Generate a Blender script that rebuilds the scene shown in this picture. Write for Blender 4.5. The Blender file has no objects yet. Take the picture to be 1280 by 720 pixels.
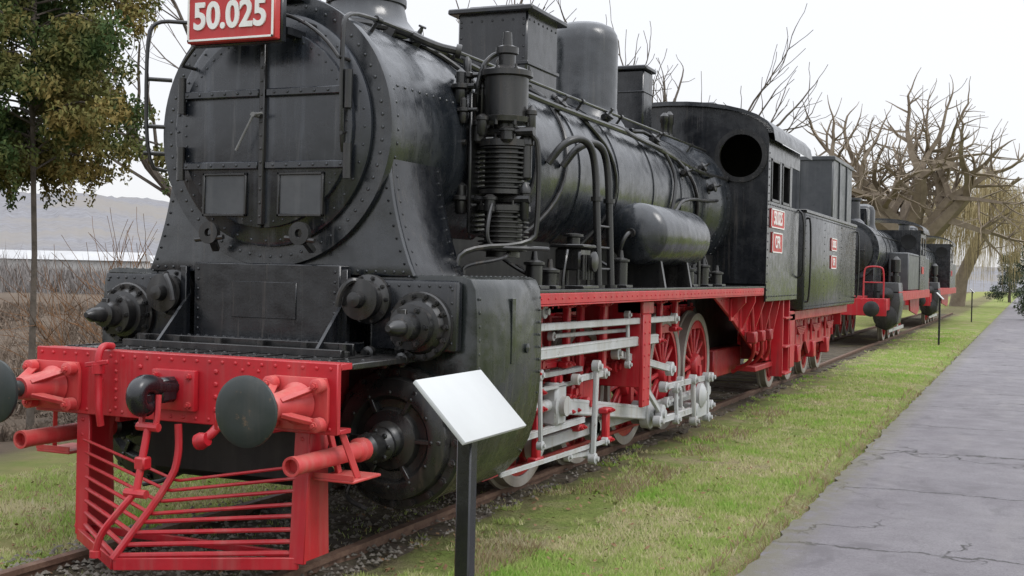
import bpy, bmesh, math, random
import numpy as np
from mathutils import Vector, Matrix, noise
random.seed(7); np.random.seed(7)
scene=bpy.context.scene; col=scene.collection
rad=math.radians; PI=math.pi
# ---------------- camera ----------------
F=1500.0; TH=rad(23.43); PITCH=rad(0.85); ROLL=rad(1.26); CH=1.92
RM=Matrix.Rotation(TH,3,'Z')@Matrix.Rotation(PI/2-PITCH,3,'X')@Matrix.Rotation(ROLL,3,'Z')
cd=bpy.data.cameras.new('camera'); cam=bpy.data.objects.new('camera',cd); col.objects.link(cam)
cam.location=(0,0,CH); cam.rotation_euler=RM.to_euler(); cd.sensor_width=36; cd.lens=F/1280*36
cd.clip_end=5000; cd.clip_start=.05; scene.camera=cam
def ray(u,v): return RM@Vector(((u-640)/F,-(v-360)/F,-1))
def PY(u,v,y): d=ray(u,v); return Vector((0,0,CH))+d*(y/d.y)
def WP(u,Z):
    k=(u-640)/F; s,c=math.sin(TH),math.cos(TH); xc=k*Z
    return (-Z*s+xc*c, Z*c+xc*s)
# ---------------- mesh builder ----------------
ROOT={}
def V(*a): return Vector(a)
class MB:
    def __init__(s): s.v=[]; s.f=[]
    def bm_add(s,bm,M=None):
        b=len(s.v); bm.verts.index_update()
        for v in bm.verts: s.v.append((M@v.co) if M else v.co.copy())
        for f in bm.faces: s.f.append([b+v.index for v in f.verts])
        bm.free()
    def box(s,x0,x1,y0,y1,z0,z1,b=0,M=None,seg=1):
        if x0>x1:x0,x1=x1,x0
        if y0>y1:y0,y1=y1,y0
        if z0>z1:z0,z1=z1,z0
        bm=bmesh.new(); bmesh.ops.create_cube(bm,size=1)
        for v in bm.verts:
            v.co=V((x0+x1)/2+v.co.x*(x1-x0),(y0+y1)/2+v.co.y*(y1-y0),(z0+z1)/2+v.co.z*(z1-z0))
        if b>0:
            b=min(b,.45*min(x1-x0,y1-y0,z1-z0))
            bmesh.ops.bevel(bm,geom=bm.edges[:],offset=b,segments=seg,affect='EDGES',profile=.5)
        s.bm_add(bm,M); return s
    def bar(s,p0,p1,w,h,up=V(0,0,1),b=.004):
        p0=V(*p0);p1=V(*p1); d=p1-p0; L=d.length; y=d.normalized(); x=y.cross(up)
        if x.length<1e-4: x=V(1,0,0) if abs(y.x)<.9 else V(0,1,0)
        x.normalize(); z=x.cross(y)
        M=Matrix((x,y,z)).transposed().to_4x4(); M.translation=p0
        s.box(-w/2,w/2,0,L,-h/2,h/2,b,M); return s
    def tube(s,pts,r,n=8):
        pts=[Vector(p) for p in pts]; m=len(pts)
        rs=list(r) if isinstance(r,(list,tuple)) else [r]*m
        T=[]
        for i in range(m):
            d=pts[min(i+1,m-1)]-pts[max(i-1,0)]
            T.append(d.normalized() if d.length>1e-9 else V(0,0,1))
        u=T[0].orthogonal().normalized(); b=len(s.v)
        for i in range(m):
            u=u-T[i]*u.dot(T[i])
            u=u.normalized() if u.length>1e-6 else T[i].orthogonal().normalized()
            w=T[i].cross(u)
            for k in range(n):
                a=2*PI*k/n; s.v.append(pts[i]+(u*math.cos(a)+w*math.sin(a))*rs[i])
        for i in range(m-1):
            for k in range(n):
                k2=(k+1)%n; s.f.append([b+i*n+k,b+i*n+k2,b+(i+1)*n+k2,b+(i+1)*n+k])
        if n>3:
            s.f.append([b+k for k in range(n)][::-1]); s.f.append([b+(m-1)*n+k for k in range(n)])
        return s
    def lathe(s,prof,o,ax=(0,1,0),n=32,closed=False):
        ax=V(*ax).normalized(); o=V(*o)
        u=V(0,0,1) if abs(ax.z)<.9 else V(1,0,0)
        u=(u-ax*u.dot(ax)).normalized(); w=ax.cross(u); b=len(s.v)
        for (r,h) in prof:
            r=max(r,.0005)
            for k in range(n):
                a=2*PI*k/n; s.v.append(o+ax*h+(u*math.cos(a)+w*math.sin(a))*r)
        m=len(prof)
        for i in range(m if closed else m-1):
            j=(i+1)%m
            for k in range(n):
                k2=(k+1)%n; s.f.append([b+i*n+k,b+i*n+k2,b+j*n+k2,b+j*n+k])
        if not closed:
            s.f.append([b+k for k in range(n)][::-1]); s.f.append([b+(m-1)*n+k for k in range(n)])
        return s
    def prism(s,poly,a,b,plane='xz',bev=0):
        bm=bmesh.new()
        def mk(p,h):
            if plane=='xz': return V(p[0],h,p[1])
            if plane=='yz': return V(h,p[0],p[1])
            return V(p[0],p[1],h)
        A=[bm.verts.new(mk(p,a)) for p in poly]; B=[bm.verts.new(mk(p,b)) for p in poly]; n=len(poly)
        bm.faces.new(A); bm.faces.new(B[::-1])
        for i in range(n): bm.faces.new([A[i],B[i],B[(i+1)%n],A[(i+1)%n]])
        bmesh.ops.recalc_face_normals(bm,faces=bm.faces[:])
        if bev>0:
            ed=[e for e in bm.edges if len(e.link_faces)==2 and e.calc_face_angle(0)>.6]
            bmesh.ops.bevel(bm,geom=ed,offset=bev,segments=2,affect='EDGES',profile=.5)
        s.bm_add(bm); return s
    def rivet(s,p,nrm,r=.014,h=None):
        p=V(*p); nrm=V(*nrm).normalized(); h=h or r*.7
        u=nrm.orthogonal().normalized(); w=nrm.cross(u); b=len(s.v)
        for (rr,hh) in ((1,-.1),(.92,.45),(.5,.9)):
            for k in range(7):
                a=2*PI*k/7; s.v.append(p+(u*math.cos(a)+w*math.sin(a))*r*rr+nrm*h*hh)
        for i in range(2):
            for k in range(7):
                k2=(k+1)%7; s.f.append([b+i*7+k,b+i*7+k2,b+i*7+7+k2,b+i*7+7+k])
        s.f.append([b+14+k for k in range(7)]); return s
    def bolt(s,p,nrm,r=.02,h=.02):
        p=V(*p); nrm=V(*nrm).normalized(); s.tube([p,p+nrm*h],r,6)
        s.tube([p+nrm*h,p+nrm*(h*1.7)],r*.55,6); return s
    def line(s,p0,p1,n,nrm,r=.014):
        p0=V(*p0);p1=V(*p1)
        for i in range(n): s.rivet(p0.lerp(p1,i/max(1,n-1)),nrm,r)
        return s
    def ring(s,o,R,n,nrm,r=.014,ax='y',a0=0,a1=360,kind='r'):
        for i in range(n):
            a=rad(a0+(a1-a0)*i/n)
            p=V(o[0]+R*math.cos(a),o[1],o[2]+R*math.sin(a))
            (s.rivet if kind=='r' else s.bolt)(p,nrm,r)
        return s
    def build(s,name,m,parent=None,off=None,sharp=38,recalc=True):
        o0=off if off is not None else (ROOT[parent] if parent else V(0,0,0))
        o0=V(*o0)
        me=bpy.data.meshes.new(name)
        me.from_pydata([tuple(v-o0) for v in s.v],[],s.f)
        if recalc:
            bm=bmesh.new(); bm.from_mesh(me); bmesh.ops.recalc_face_normals(bm,faces=bm.faces[:]); bm.to_mesh(me); bm.free()
        me.polygons.foreach_set('use_smooth',[True]*len(me.polygons))
        me.set_sharp_from_angle(angle=rad(sharp))
        me.materials.append(m)
        ob=bpy.data.objects.new(name,me); col.objects.link(ob)
        if parent: ob.parent=parent
        elif off is not None: ob.location=o0
        ROOT[ob]=o0
        return ob
def chaikin(pts,it=2):
    pts=[V(*p) for p in pts]
    for _ in range(it):
        q=[pts[0]]
        for a,b in zip(pts[:-1],pts[1:]): q+= [a.lerp(b,.25),a.lerp(b,.75)]
        q.append(pts[-1]); pts=q
    return pts
def thing(name,label,cat,loc,group=None):
    o=bpy.data.objects.new(name,None); o.empty_display_size=.3; col.objects.link(o); o.location=loc
    o['label']=label; o['category']=cat
    if group:o['group']=group
    ROOT[o]=V(*loc); return o
def tag(o,label,cat,group=None,kind=None):
    o['label']=label;o['category']=cat
    if group:o['group']=group
    if kind:o['kind']=kind
    return o
def text(name,s,size,m,loc,side,parent,ext=.006,offs=.0,sx=1):
    cu=bpy.data.curves.new('t','FONT'); cu.body=s; cu.size=size; cu.extrude=ext; cu.offset=offs
    cu.align_x='CENTER'; cu.align_y='CENTER'
    t=bpy.data.objects.new('t',cu); col.objects.link(t); bpy.context.view_layer.update()
    me=bpy.data.meshes.new_from_object(t.evaluated_get(bpy.context.evaluated_depsgraph_get()))
    bpy.data.objects.remove(t)
    M=Matrix.Rotation(PI/2,4,'X')
    if side=='x': M=Matrix.Rotation(PI/2,4,'Z')@M
    M=Matrix.Translation(V(*loc)-ROOT[parent])@M@Matrix.Diagonal((sx,1,1,1))
    me.transform(M); me.materials.clear(); me.materials.append(m)
    ob=bpy.data.objects.new(name,me); col.objects.link(ob); ob.parent=parent; ROOT[ob]=ROOT[parent]; return ob
# ---------------- materials ----------------
class N:
    def __init__(s,name):
        s.m=bpy.data.materials.new(name); s.m.use_nodes=True; s.t=s.m.node_tree; s.n=s.t.nodes; s.l=s.t.links
        s.b=s.n['Principled BSDF']; s.pos=s.n.new('ShaderNodeNewGeometry')
    def mapp(s,sc,src=None):
        m=s.n.new('ShaderNodeMapping'); m.inputs['Scale'].default_value=sc
        s.l.new(src or s.pos.outputs['Position'],m.inputs[0]); return m.outputs[0]
    def noise(s,scale,detail=5,rough=.6,vec=None,dist=0):
        t=s.n.new('ShaderNodeTexNoise'); t.inputs['Scale'].default_value=scale; t.inputs['Detail'].default_value=detail
        t.inputs['Roughness'].default_value=rough; t.inputs['Distortion'].default_value=dist
        s.l.new(vec or s.pos.outputs['Position'],t.inputs['Vector']); return t.outputs['Fac']
    def rng(s,x,a,b,c=0,d=1):
        t=s.n.new('ShaderNodeMapRange'); s.l.new(x,t.inputs[0])
        for i,q in enumerate((a,b,c,d)): t.inputs[i+1].default_value=q
        return t.outputs[0]
    def mix(s,f,a,b):
        t=s.n.new('ShaderNodeMix'); t.data_type='RGBA'
        if isinstance(f,(int,float)): t.inputs[0].default_value=f
        else: s.l.new(f,t.inputs[0])
        for i,q in ((6,a),(7,b)):
            if isinstance(q,tuple): t.inputs[i].default_value=(*q,1)
            else: s.l.new(q,t.inputs[i])
        return t.outputs[2]
    def math(s,op,a,b=0):
        t=s.n.new('ShaderNodeMath'); t.operation=op
        for i,q in enumerate((a,b)):
            if isinstance(q,(int,float)): t.inputs[i].default_value=q
            else: s.l.new(q,t.inputs[i])
        return t.outputs[0]
    def bump(s,h,st,d=.02,prev=None):
        t=s.n.new('ShaderNodeBump'); t.inputs['Strength'].default_value=st; t.inputs['Distance'].default_value=d
        s.l.new(h,t.inputs['Height'])
        if prev: s.l.new(prev,t.inputs['Normal'])
        s.l.new(t.outputs[0],s.b.inputs['Normal']); return t.outputs[0]
    def sep(s,v,i):
        t=s.n.new('ShaderNodeSeparateXYZ'); s.l.new(v,t.inputs[0]); return t.outputs[i]
    def col(s,c):
        if isinstance(c,tuple): s.b.inputs['Base Color'].default_value=(*c,1)
        else: s.l.new(c,s.b.inputs['Base Color'])
    def rough(s,r):
        if isinstance(r,(int,float)): s.b.inputs['Roughness'].default_value=r
        else: s.l.new(r,s.b.inputs['Roughness'])
def paint(name,c1,c2,rough=.35,dust_sheen=(.1,.095,.085),dust_sheen_amt=.5,rust=None,rustlo=.66,wob=.25,spec=.5,streak=.4,run=None):
    n=N(name); c=n.mix(n.rng(n.noise(1.7,6,.65),.35,.7),c1,c2)
    st=n.noise(5,4,.6,n.mapp((1.8,1.8,.12)))
    sm=n.math('MULTIPLY',n.rng(st,.50,.76),streak); c=n.mix(sm,c,dust_sheen)
    nz=n.sep(n.pos.outputs['Normal'],2)
    up=n.math('MULTIPLY',n.rng(nz,.35,1.0),n.rng(n.noise(9,5,.7),.3,.7,.2,1))
    c=n.mix(n.math('MULTIPLY',up,dust_sheen_amt),c,dust_sheen)  # upward faces tinted: dust, and on the boiler a painted sky highlight
    if rust:
        rm=n.rng(n.noise(13,8,.75),rustlo,rustlo+.07)
        c=n.mix(rm,c,rust)
    rgh=n.rng(n.noise(6,6,.7),.3,.7,rough-.08,rough+.16)
    if run:
        rs=n.math('MULTIPLY',n.rng(n.noise(9,6,.7,n.mapp((2.2,2.2,.09))),.56,.70),n.rng(n.noise(1.2,3,.6),.40,.6))
        rs=n.math('MULTIPLY',rs,.7); c=n.mix(rs,c,run); rgh=n.math('ADD',rgh,n.math('MULTIPLY',rs,.35))
    n.col(c); n.rough(rgh)
    n.b.inputs['Specular IOR Level'].default_value=spec
    b=n.bump(n.noise(2.2,2,.5),wob,.03); b=n.bump(n.noise(7,3,.5),wob*.35,.012,b); n.bump(n.noise(55,3,.6),.10,.004,b)
    return n.m
BLK=paint('black_gloss_paint',(.0045,.0055,.0075),(.011,.012,.015),.20,(.06,.064,.07),.28,(.045,.028,.018),.70,wob=.4,spec=.65,streak=.28,run=(.085,.07,.06))
DOR=paint('black_streaked_door_paint',(.007,.009,.013),(.015,.018,.024),.24,(.085,.095,.115),.3,(.05,.03,.02),.70,wob=.45,spec=.7,streak=.55,run=(.13,.125,.125))
BLKB=paint('black_boiler_paint',(.006,.008,.011),(.014,.017,.021),.22,(.09,.097,.11),.4,(.035,.025,.02),.72,wob=.7,spec=.8,streak=.25,run=(.07,.065,.062))  # bluish upward tint paints the grey-blue sky highlight along the boiler top
BLKD=paint('black_soot_paint',(.005,.005,.005),(.013,.012,.012),.5,(.045,.04,.036),.4)
BLKM=paint('black_motion_paint',(.006,.0065,.007),(.017,.016,.016),.27,(.08,.075,.07),.4,(.075,.045,.028),.67,spec=.6,run=(.07,.05,.035))
RED=paint('red_frame_paint',(.47,.014,.024),(.33,.009,.017),.36,(.34,.14,.12),.35,(.12,.03,.02),.65,run=(.20,.03,.03))
REDF=paint('faded_red_paint',(.55,.06,.06),(.44,.03,.035),.42,(.5,.25,.2),.5,(.2,.06,.04),.66)
REDD=paint('deep_red_paint',(.34,.011,.016),(.22,.007,.011),.45,(.2,.08,.06),.4,(.08,.022,.016),.62)
GRY=paint('light_grey_rod_paint',(.48,.49,.50),(.33,.335,.33),.40,(.3,.26,.2),.45,(.17,.10,.07),.61,run=(.20,.14,.10),streak=.6)
HND=paint('dull_steel_handle',(.20,.20,.20),(.12,.12,.12),.4)
TYR=paint('dull_tyre_steel',(.30,.28,.26),(.16,.13,.10),.5,(.2,.12,.08),.4)
BUF=paint('greasy_buffer_face',(.014,.022,.022),(.035,.040,.038),.42,(.09,.08,.07),.2,(.12,.08,.05),.60)
GRN=paint('dark_cylinder_paint',(.008,.011,.011),(.018,.022,.021),.22,(.09,.088,.08),.35,(.08,.05,.035),.68,wob=.9,spec=.65,run=(.085,.08,.065))
PLT=paint('plate_red_enamel',(.48,.03,.03),(.40,.02,.02),.4,(.4,.15,.12),.2)
WHT=paint('white_letter_paint',(.78,.78,.76),(.68,.68,.66),.5,(.5,.5,.45),.2)
WHS=paint('white_panel_sheet',(.50,.515,.51),(.45,.46,.46),.35,(.42,.42,.40),.25,wob=.05,streak=.15)
DRK=paint('painted_opening_shade',(.004,.004,.004),(.006,.006,.006),.8,(.01,.01,.01),.1)  # near-black colour painted for the shade behind cab windows
GYB=paint('weathered_grey_tank_paint',(.04,.044,.05),(.08,.083,.088),.33,(.15,.15,.15),.45)
def simple(name,c1,c2,sc=4,rough=.9,bs=.5,bd=.02,bsc=20,lo=.35,hi=.65):
    n=N(name); n.col(n.mix(n.rng(n.noise(sc,7,.7),lo,hi),c1,c2)); n.rough(rough)
    n.bump(n.noise(bsc,6,.7),bs,bd); n.b.inputs['Specular IOR Level'].default_value=.25; return n.m
RAILM=simple('rusty_rail',(.16,.10,.07),(.09,.05,.035),9,.7)
WOOD=simple('weathered_sleeper_wood',(.10,.08,.06),(.05,.04,.03),8)
BED=simple('gravel_and_earth_bed',(.13,.11,.075),(.06,.05,.032),14,.95,1,.05,40)
BARK=simple('bare_bark',(.15,.125,.105),(.08,.068,.056),6)
BARK2=simple('pollard_bark',(.27,.22,.165),(.17,.135,.10),1.5)
WIL=simple('pale_willow_twig',(.42,.345,.19),(.31,.25,.14),.8)
# ---------------- LOCOMOTIVE ----------------
X0=-5.0; R=.92; ZC=2.88; RB=1.77
loco=thing('steam_locomotive','large black steam locomotive with red 50.025 number plate, nearest in the line','locomotive',(X0,12,0))
def part(mb,name,m,p=None,**k): return mb.build(name,m,p or loco,**k)
def ox(d): return X0+d
m=MB(); m.lathe([(.1,0),(.97,0),(.975,.015),(.975,.07),(.93,.085),(.93,2.1),(.1,2.1)],(X0,7.18,ZC),n=96)
m.ring((X0,7.18,ZC),.90,64,(0,-1,0),.013)
for yy in (7.34,9.18):
    for i in range(60):
        a=2*PI*i/60; d=V(math.cos(a),0,math.sin(a)); m.rivet(V(X0,yy,ZC)+d*.931,d,.013)
for i in range(16): 
    for a in (20,95):
        d=V(math.cos(rad(a)),0,math.sin(rad(a))); m.rivet(V(X0,7.42+i*.11,ZC)+d*.931,d,.012)
smk=part(m,'smokebox',BLKB)
m=MB()
m.lathe([(.1,0),(.80,0),(.83,.02),(.83,.05),(.1,.05)],(X0,7.125,ZC),n=72)
m.ring((X0,7.125,ZC),.79,40,(0,-1,0),.010)
door=part(m,'smokebox_door',DOR)
for s in (-1,1):
    poly=[(X0+s*.012,ZC-.70)]+[(X0+s*.72*math.cos(rad(a)),ZC+.70*math.sin(rad(a))*1.0) for a in range(-88,89,8)]+[(X0+s*.012,ZC+.70)]
    l=MB(); l.prism(poly,7.075,7.13,bev=.008)
    for i in range(26):
        a=rad(-82+164*i/25); l.rivet((X0+s*.68*math.cos(a),7.075,ZC+.66*math.sin(a)),(0,-1,0),.009)
    for zz in (-.26,.25):
        l.box(X0+s*.03,X0+s*.70,7.045,7.08,ZC+zz-.028,ZC+zz+.028,.008)
        for i in range(6): l.rivet((X0+s*(.1+.11*i),7.045,ZC+zz),(0,-1,0),.012)
    lf=part(l,'door_leaf',DOR,door)
    h=MB()
    cx=X0+s*.32
    for (a,b,c,d) in ((cx-.19,cx+.19,ZC-.31,ZC-.33),(cx-.19,cx+.19,ZC-.60,ZC-.62)): h.box(a,b,7.055,7.08,c,d,.004)
    for xx in (cx-.19,cx+.17): h.box(xx,xx+.02,7.055,7.08,ZC-.62,ZC-.31,.004)
    part(h,'hatch_frame',BLKM,door)
    h=MB(); h.box(cx-.17,cx+.17,7.068,7.078,ZC-.60,ZC-.33); part(h,'hatch_panel',GYB,door)
    for (a,b) in ((-.36,-.12),(.12,.38)):
        h=MB(); h.tube([(X0+s*.70,7.05,ZC+a),(X0+s*.70,7.05,ZC+b)],.03,10)
        part(h,'hinge',BLKM,door)
m=MB(); m.box(X0-.022,X0+.022,7.04,7.08,ZC-.68,ZC+.68,.006); 
for i in range(14): m.rivet((X0,7.04,ZC-.62+i*.095),(0,-1,0),.011)
part(m,'centre_strap',BLKM,door)
m=MB(); m.tube([(X0-.03,6.99,ZC+.09),(X0-.17,6.985,ZC-.16)],.009,8)
m.tube([(X0-.03,7.06,ZC+.09),(X0-.03,6.98,ZC+.09)],.018,10); m.tube([(X0-.06,7.0,ZC+.09),(X0+.04,7.0,ZC+.10)],.009,8)
part(m,'door_handle',HND,door)
m=MB()
pts=[V(X0+.80*math.cos(rad(a)),6.99,ZC+.80*math.sin(rad(a))) for a in range(35,146,5)]
m.tube(pts,.013,8)
for a in (35,62,90,118,145): m.tube([(X0+.80*math.cos(rad(a)),7.13,ZC+.80*math.sin(rad(a))),(X0+.80*math.cos(rad(a)),6.98,ZC+.80*math.sin(rad(a)))],.013,8)
part(m,'door_grab_rail',BLKM)
for s in (-1,1):
    m=MB(); c=V(X0+s*.38,6.98,ZC-.74)
    m.lathe([(.03,-.02),(.08,-.02),(.08,.02),(.03,.02)],c,(0,1,0),20,closed=True)
    m.bar(c+V(0,.02,-.02),c+V(s*.03,.12,-.12),.05,.04); m.tube([c+V(-s*.12,0,-.03),c+V(s*.12,0,-.05)],.018,8)
    part(m,'lamp_bracket',BLKM)
prof=[(.905+.225*(i/12)**2.1,2.90-1.04*i/12) for i in range(13)]
m=MB(); poly=[(ox(a),b) for a,b in prof]+[(ox(-a),b) for a,b in prof[::-1]]
m.prism(poly,7.24,7.30,bev=.01)
for s in (-1,1):
    for (a,b),(c,d) in zip(prof[4:-1],prof[5:]): m.line((ox(s*(a-.035)),7.24,b),(ox(s*(c-.035)),7.24,d),2,(0,-1,0),.010)
m.line((ox(-1.05),7.24,1.89),(ox(1.05),7.24,1.89),30,(0,-1,0),.012)
part(m,'smokebox_front_plate',BLKB)
for s in (-1,1):
    m=MB(); pf=[(.5,2.98),(.80,2.97)]+[(a-.008,b) for a,b in prof]+[(.5,1.86)]
    m.prism([(ox(s*a),b) for a,b in pf],7.302,8.06,bev=.008)
    for yy in (7.36,8.0):
        for (a,b) in pf[2:-1]: m.rivet((ox(s*a),yy,b),(s,0,.25),.011)
    part(m,'steam_pipe_casing',BLK,sharp=30)
m=MB(); m.box(ox(-.62),ox(.62),7.12,8.9,1.34,1.93,.01); m.box(ox(-.78),ox(.78),6.98,7.2,1.335,1.40,.006)
m.line((ox(-.74),7.03,1.40),(ox(.74),7.03,1.40),20,(0,0,1),.018); m.line((ox(-.74),6.98,1.37),(ox(.74),6.98,1.37),22,(0,-1,0),.014)
m.line((ox(-.58),7.12,1.45),(ox(-.58),7.12,1.88),7,(0,-1,0),.012); m.line((ox(.58),7.12,1.45),(ox(.58),7.12,1.88),7,(0,-1,0),.012)
m.box(ox(-.28),ox(.27),7.112,7.13,1.54,1.80,.004)
for s in (-1,1):
    m.prism([(6.75,1.34),(7.12,1.34),(7.12,1.7)],ox(s*.66)-.012,ox(s*.66)+.012,'yz')
    m.bar((ox(s*.68),7.1,1.4),(ox(s*.68),7.1,1.9),.05,.05)
part(m,'smokebox_saddle',BLK)
m=MB(); m.box(ox(-1.19),ox(1.19),6.365,8.4,1.285,1.325,.006)
for i in range(9): m.box(ox(-1.12+.26*i),ox(-1.10+.26*i),6.4,6.95,1.327,1.333)
m.line((ox(-1.12),6.42,1.326),(ox(1.12),6.42,1.326),34,(0,0,1),.014); m.line((ox(-1.12),6.6,1.326),(ox(1.12),6.6,1.326),20,(0,0,1),.016)
m.bar((ox(-.9),6.72,1.35),(ox(.9),6.72,1.35),.05,.05); m.bar((ox(-.9),6.86,1.37),(ox(.9),6.86,1.37),.03,.08)
for xx in (-.8,-.5,-.15,.2,.55,.85): m.lathe([(.05,0),(.05,.03),(.03,.04),(.03,.08)],(ox(xx),6.8,1.326),(0,0,1),10)
part(m,'front_deck',BLKM)
# cylinders
for s in (-1,1):
    m=MB(); pf=[(.78,1.87),(1.50,1.87),(1.55,1.85),(1.585,1.78),(1.60,1.6),(1.605,1.4),(1.605,1.2),(1.595,1.0),(1.57,.82),(1.52,.65),(1.44,.50),(1.33,.38),(1.20,.31),(1.05,.29),(.86,.34),(.78,.45)]
    m.prism([(ox(s*a),b) for a,b in pf],7.27,8.42,bev=.006)
    for yy in (7.31,8.38):
        m.line((ox(s*1.60),yy,1.72),(ox(s*1.605),yy,1.16),7,(s,0,0),.012); m.line((ox(s*1.59),yy,1.0),(ox(s*1.47),yy,.55),5,(s,0,-.3),.012)
    m.box(ox(s*1.60),ox(s*1.612),7.84,7.90,1.25,1.72,.003)
    m.line((ox(s*.85),7.3,1.87),(ox(s*1.48),7.3,1.87),9,(0,0,1),.012); m.line((ox(s*1.48),7.34,1.868),(ox(s*1.48),8.38,1.868),14,(0,0,1),.012)
    m.lathe([(.035,0),(.035,.02),(.0,.03)],(ox(s*1.60),8.12,1.35),(s,0,0),12)
    m.lathe([(.035,0),(.035,.02),(.0,.03)],(ox(s*1.59),7.55,1.02),(s,0,0),12)
    cyl=part(m,'cylinder_casing',GRN,sharp=30)
    m=MB(); m.box(ox(s*.84),ox(s*1.50),7.17,7.268,1.36,1.84,.03,seg=2)
    for i in range(8): m.rivet((ox(s*(.9+i*.078)),7.17,1.80),(0,-1,0),.011)
    for i in range(5): m.rivet((ox(s*1.46),7.17,1.42+i*.09),(0,-1,0),.011); 
    part(m,'steam_chest',BLK)
    m=MB(); c=(ox(s*1.05),7.26,.76)
    m.lathe([(.1,0),(.49,0),(.49,-.05),(.47,-.07),(.42,-.075),(.41,-.15),(.34,-.18),(.30,-.18),(.27,-.14),(.22,-.14),(.20,-.18),(.13,-.20),(.12,-.26),(.10,-.28),(0,-.28)],c,(0,1,0),48)
    m.ring((c[0],7.185,c[2]),.45,20,(0,-1,0),.027,kind='b')
    m.ring((c[0],7.08,c[2]),.32,12,(0,-1,0),.016)
    for a in range(0,360,60): m.bar((c[0]+.2*math.cos(rad(a)),7.10,c[2]+.2*math.sin(rad(a))),(c[0]+.38*math.cos(rad(a)),7.12,c[2]+.38*math.sin(rad(a))),.03,.06,V(0,1,0))
    m.tube(chaikin([(c[0]-s*.3,7.12,c[2]-.3),(c[0]-s*.32,7.05,c[2]-.42),(c[0]-s*.1,7.0,c[2]-.47)]),.018,8)
    m.tube([(c[0]+s*.05,7.16,c[2]+.5),(c[0]+s*.05,7.1,c[2]+.62)],.03,8)
    for k in range(5):
        q=V(c[0]-s*.42+s*.13*k,7.1-.02*(k%2),c[2]+.52+.03*(k%3)); m.lathe([(.03,0),(.045,.01),(.045,.05),(.025,.06),(.025,.1)],q,(0,-1,0),10)
    m.tube(chaikin([(c[0]-s*.45,7.05,c[2]+.45),(c[0]-s*.5,7.0,c[2]+.2),(c[0]-s*.46,7.05,c[2]-.1),(c[0]-s*.48,7.1,c[2]-.3)]),.022,8)
    hd=part(m,'cylinder_head',BLKM)
    m=MB(); m.lathe([(.085,0),(.11,-.0),(.115,-.04),(.10,-.06),(.085,-.08),(.095,-.12),(.095,-.22),(.07,-.25),(.05,-.25)],(c[0],6.99,c[2]-.02),(0,1,0),24); m.ring((c[0],6.9,c[2]-.02),.1,8,(0,-1,0),.02)
    part(m,'gland_housing',BLKM,hd)
    m=MB(); m.lathe([(.05,0),(.075,-.01),(.078,-.1),(.058,-.12),(.056,-.8),(.060,-.82),(.060,-.86),(.045,-.86),(.045,-.80),(.0,-.80)],(c[0],6.78,c[2]-.02),(0,1,0),24)
    part(m,'tail_rod_guide',REDF,hd)
    m=MB(); c=(ox(s*1.24),7.17,1.53)
    m.lathe([(.1,0),(.235,0),(.235,-.04),(.225,-.05),(.19,-.05),(.17,-.09),(.14,-.10),(.13,-.16),(.15,-.165),(.15,-.19),(.095,-.2),(.09,-.30),(.06,-.31),(.05,-.42),(.02,-.47),(0,-.47)],c,(0,1,0),36)
    m.ring((c[0],7.12,c[2]),.205,14,(0,-1,0),.02,kind='b'); m.ring((c[0],6.98,c[2]),.125,6,(0,-1,0),.02,kind='b')
    m.bar((c[0],6.9,c[2]-.08),(c[0],6.9,c[2]+.12),.05,.03)
    part(m,'valve_cover',BLKM)
    m=MB(); c=(ox(s*.83),7.19,1.70)
    m.lathe([(.1,0),(.17,0),(.17,-.05),(.13,-.07),(.12,-.13),(.14,-.14),(.14,-.17),(.06,-.18),(.05,-.24),(0,-.25)],c,(0,1,0),28); m.ring((c[0],7.14,c[2]),.15,10,(0,-1,0),.016,kind='b')
    m.tube(chaikin([(c[0],7.1,c[2]+.1),(c[0]-s*.05,7.0,c[2]+.14),(c[0]-s*.12,6.98,c[2]+.05),(c[0]-s*.14,6.98,c[2]-.05)]),.022,8)
    part(m,'relief_valve',BLKM)
# boiler
m=MB(); RBo=.905
pr=[(.1,0),(RBo,0)]
for yb in (9.9,11.1,12.3,13.6,14.8,15.9): pr+=[(RBo,yb-9.28-.04),(RBo+.012,yb-9.28-.038),(RBo+.012,yb-9.28+.038),(RBo,yb-9.28+.04)]
pr+=[(RBo,7.0),(.99,7.15),(.99,8.02),(.1,8.02)]
m.lathe(pr,(X0,9.27,ZC),n=96)
for yy in (16.55,17.0):
    for i in range(60):
        a=2*PI*i/60; d=V(math.cos(a),0,math.sin(a)); m.rivet(V(X0,yy,ZC)+d*.99,d,.014)
boil=part(m,'boiler',BLKB)
m=MB(); m.box(ox(-.72),ox(.72),16.3,19.0,.75,2.6,.05); m.box(ox(-.6),ox(.6),8.9,16.3,1.5,2.2)
part(m,'firebox',BLKD)
m=MB(); m.lathe([(.2,-.12),(.52,-.12),(.50,-.05),(.40,.02),(.335,.1),(.31,.2),(.305,.62),(.34,.66),(.35,.72),(.31,.76),(.26,.76),(.26,.3)],(X0,8.45,ZC+.93),(0,0,1),48)
for i in range(24):
    a=2*PI*i/24; m.rivet((X0+.45*math.cos(a),8.45+.45*math.sin(a),ZC+.93-.02),(math.cos(a),math.sin(a),.8),.014)
m.lathe([(.31,0),(.325,0),(.325,.05),(.31,.05)],(X0,8.45,ZC+1.15),(0,0,1),48,closed=True)
part(m,'chimney',BLKB)
m=MB(); m.box(ox(-.38),ox(.38),10.9,11.72,3.6,4.50,.02); m.box(ox(-.46),ox(.46),10.82,11.8,4.47,4.525,.012)
m.box(ox(-.40),ox(.40),10.88,11.74,3.95,3.99,.006)
for i in range(7):
    m.rivet((ox(-.34+.113*i),10.9,4.4),(0,-1,0),.013); m.rivet((ox(.38),10.96+.117*i,4.4),(1,0,0),.013)
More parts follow.
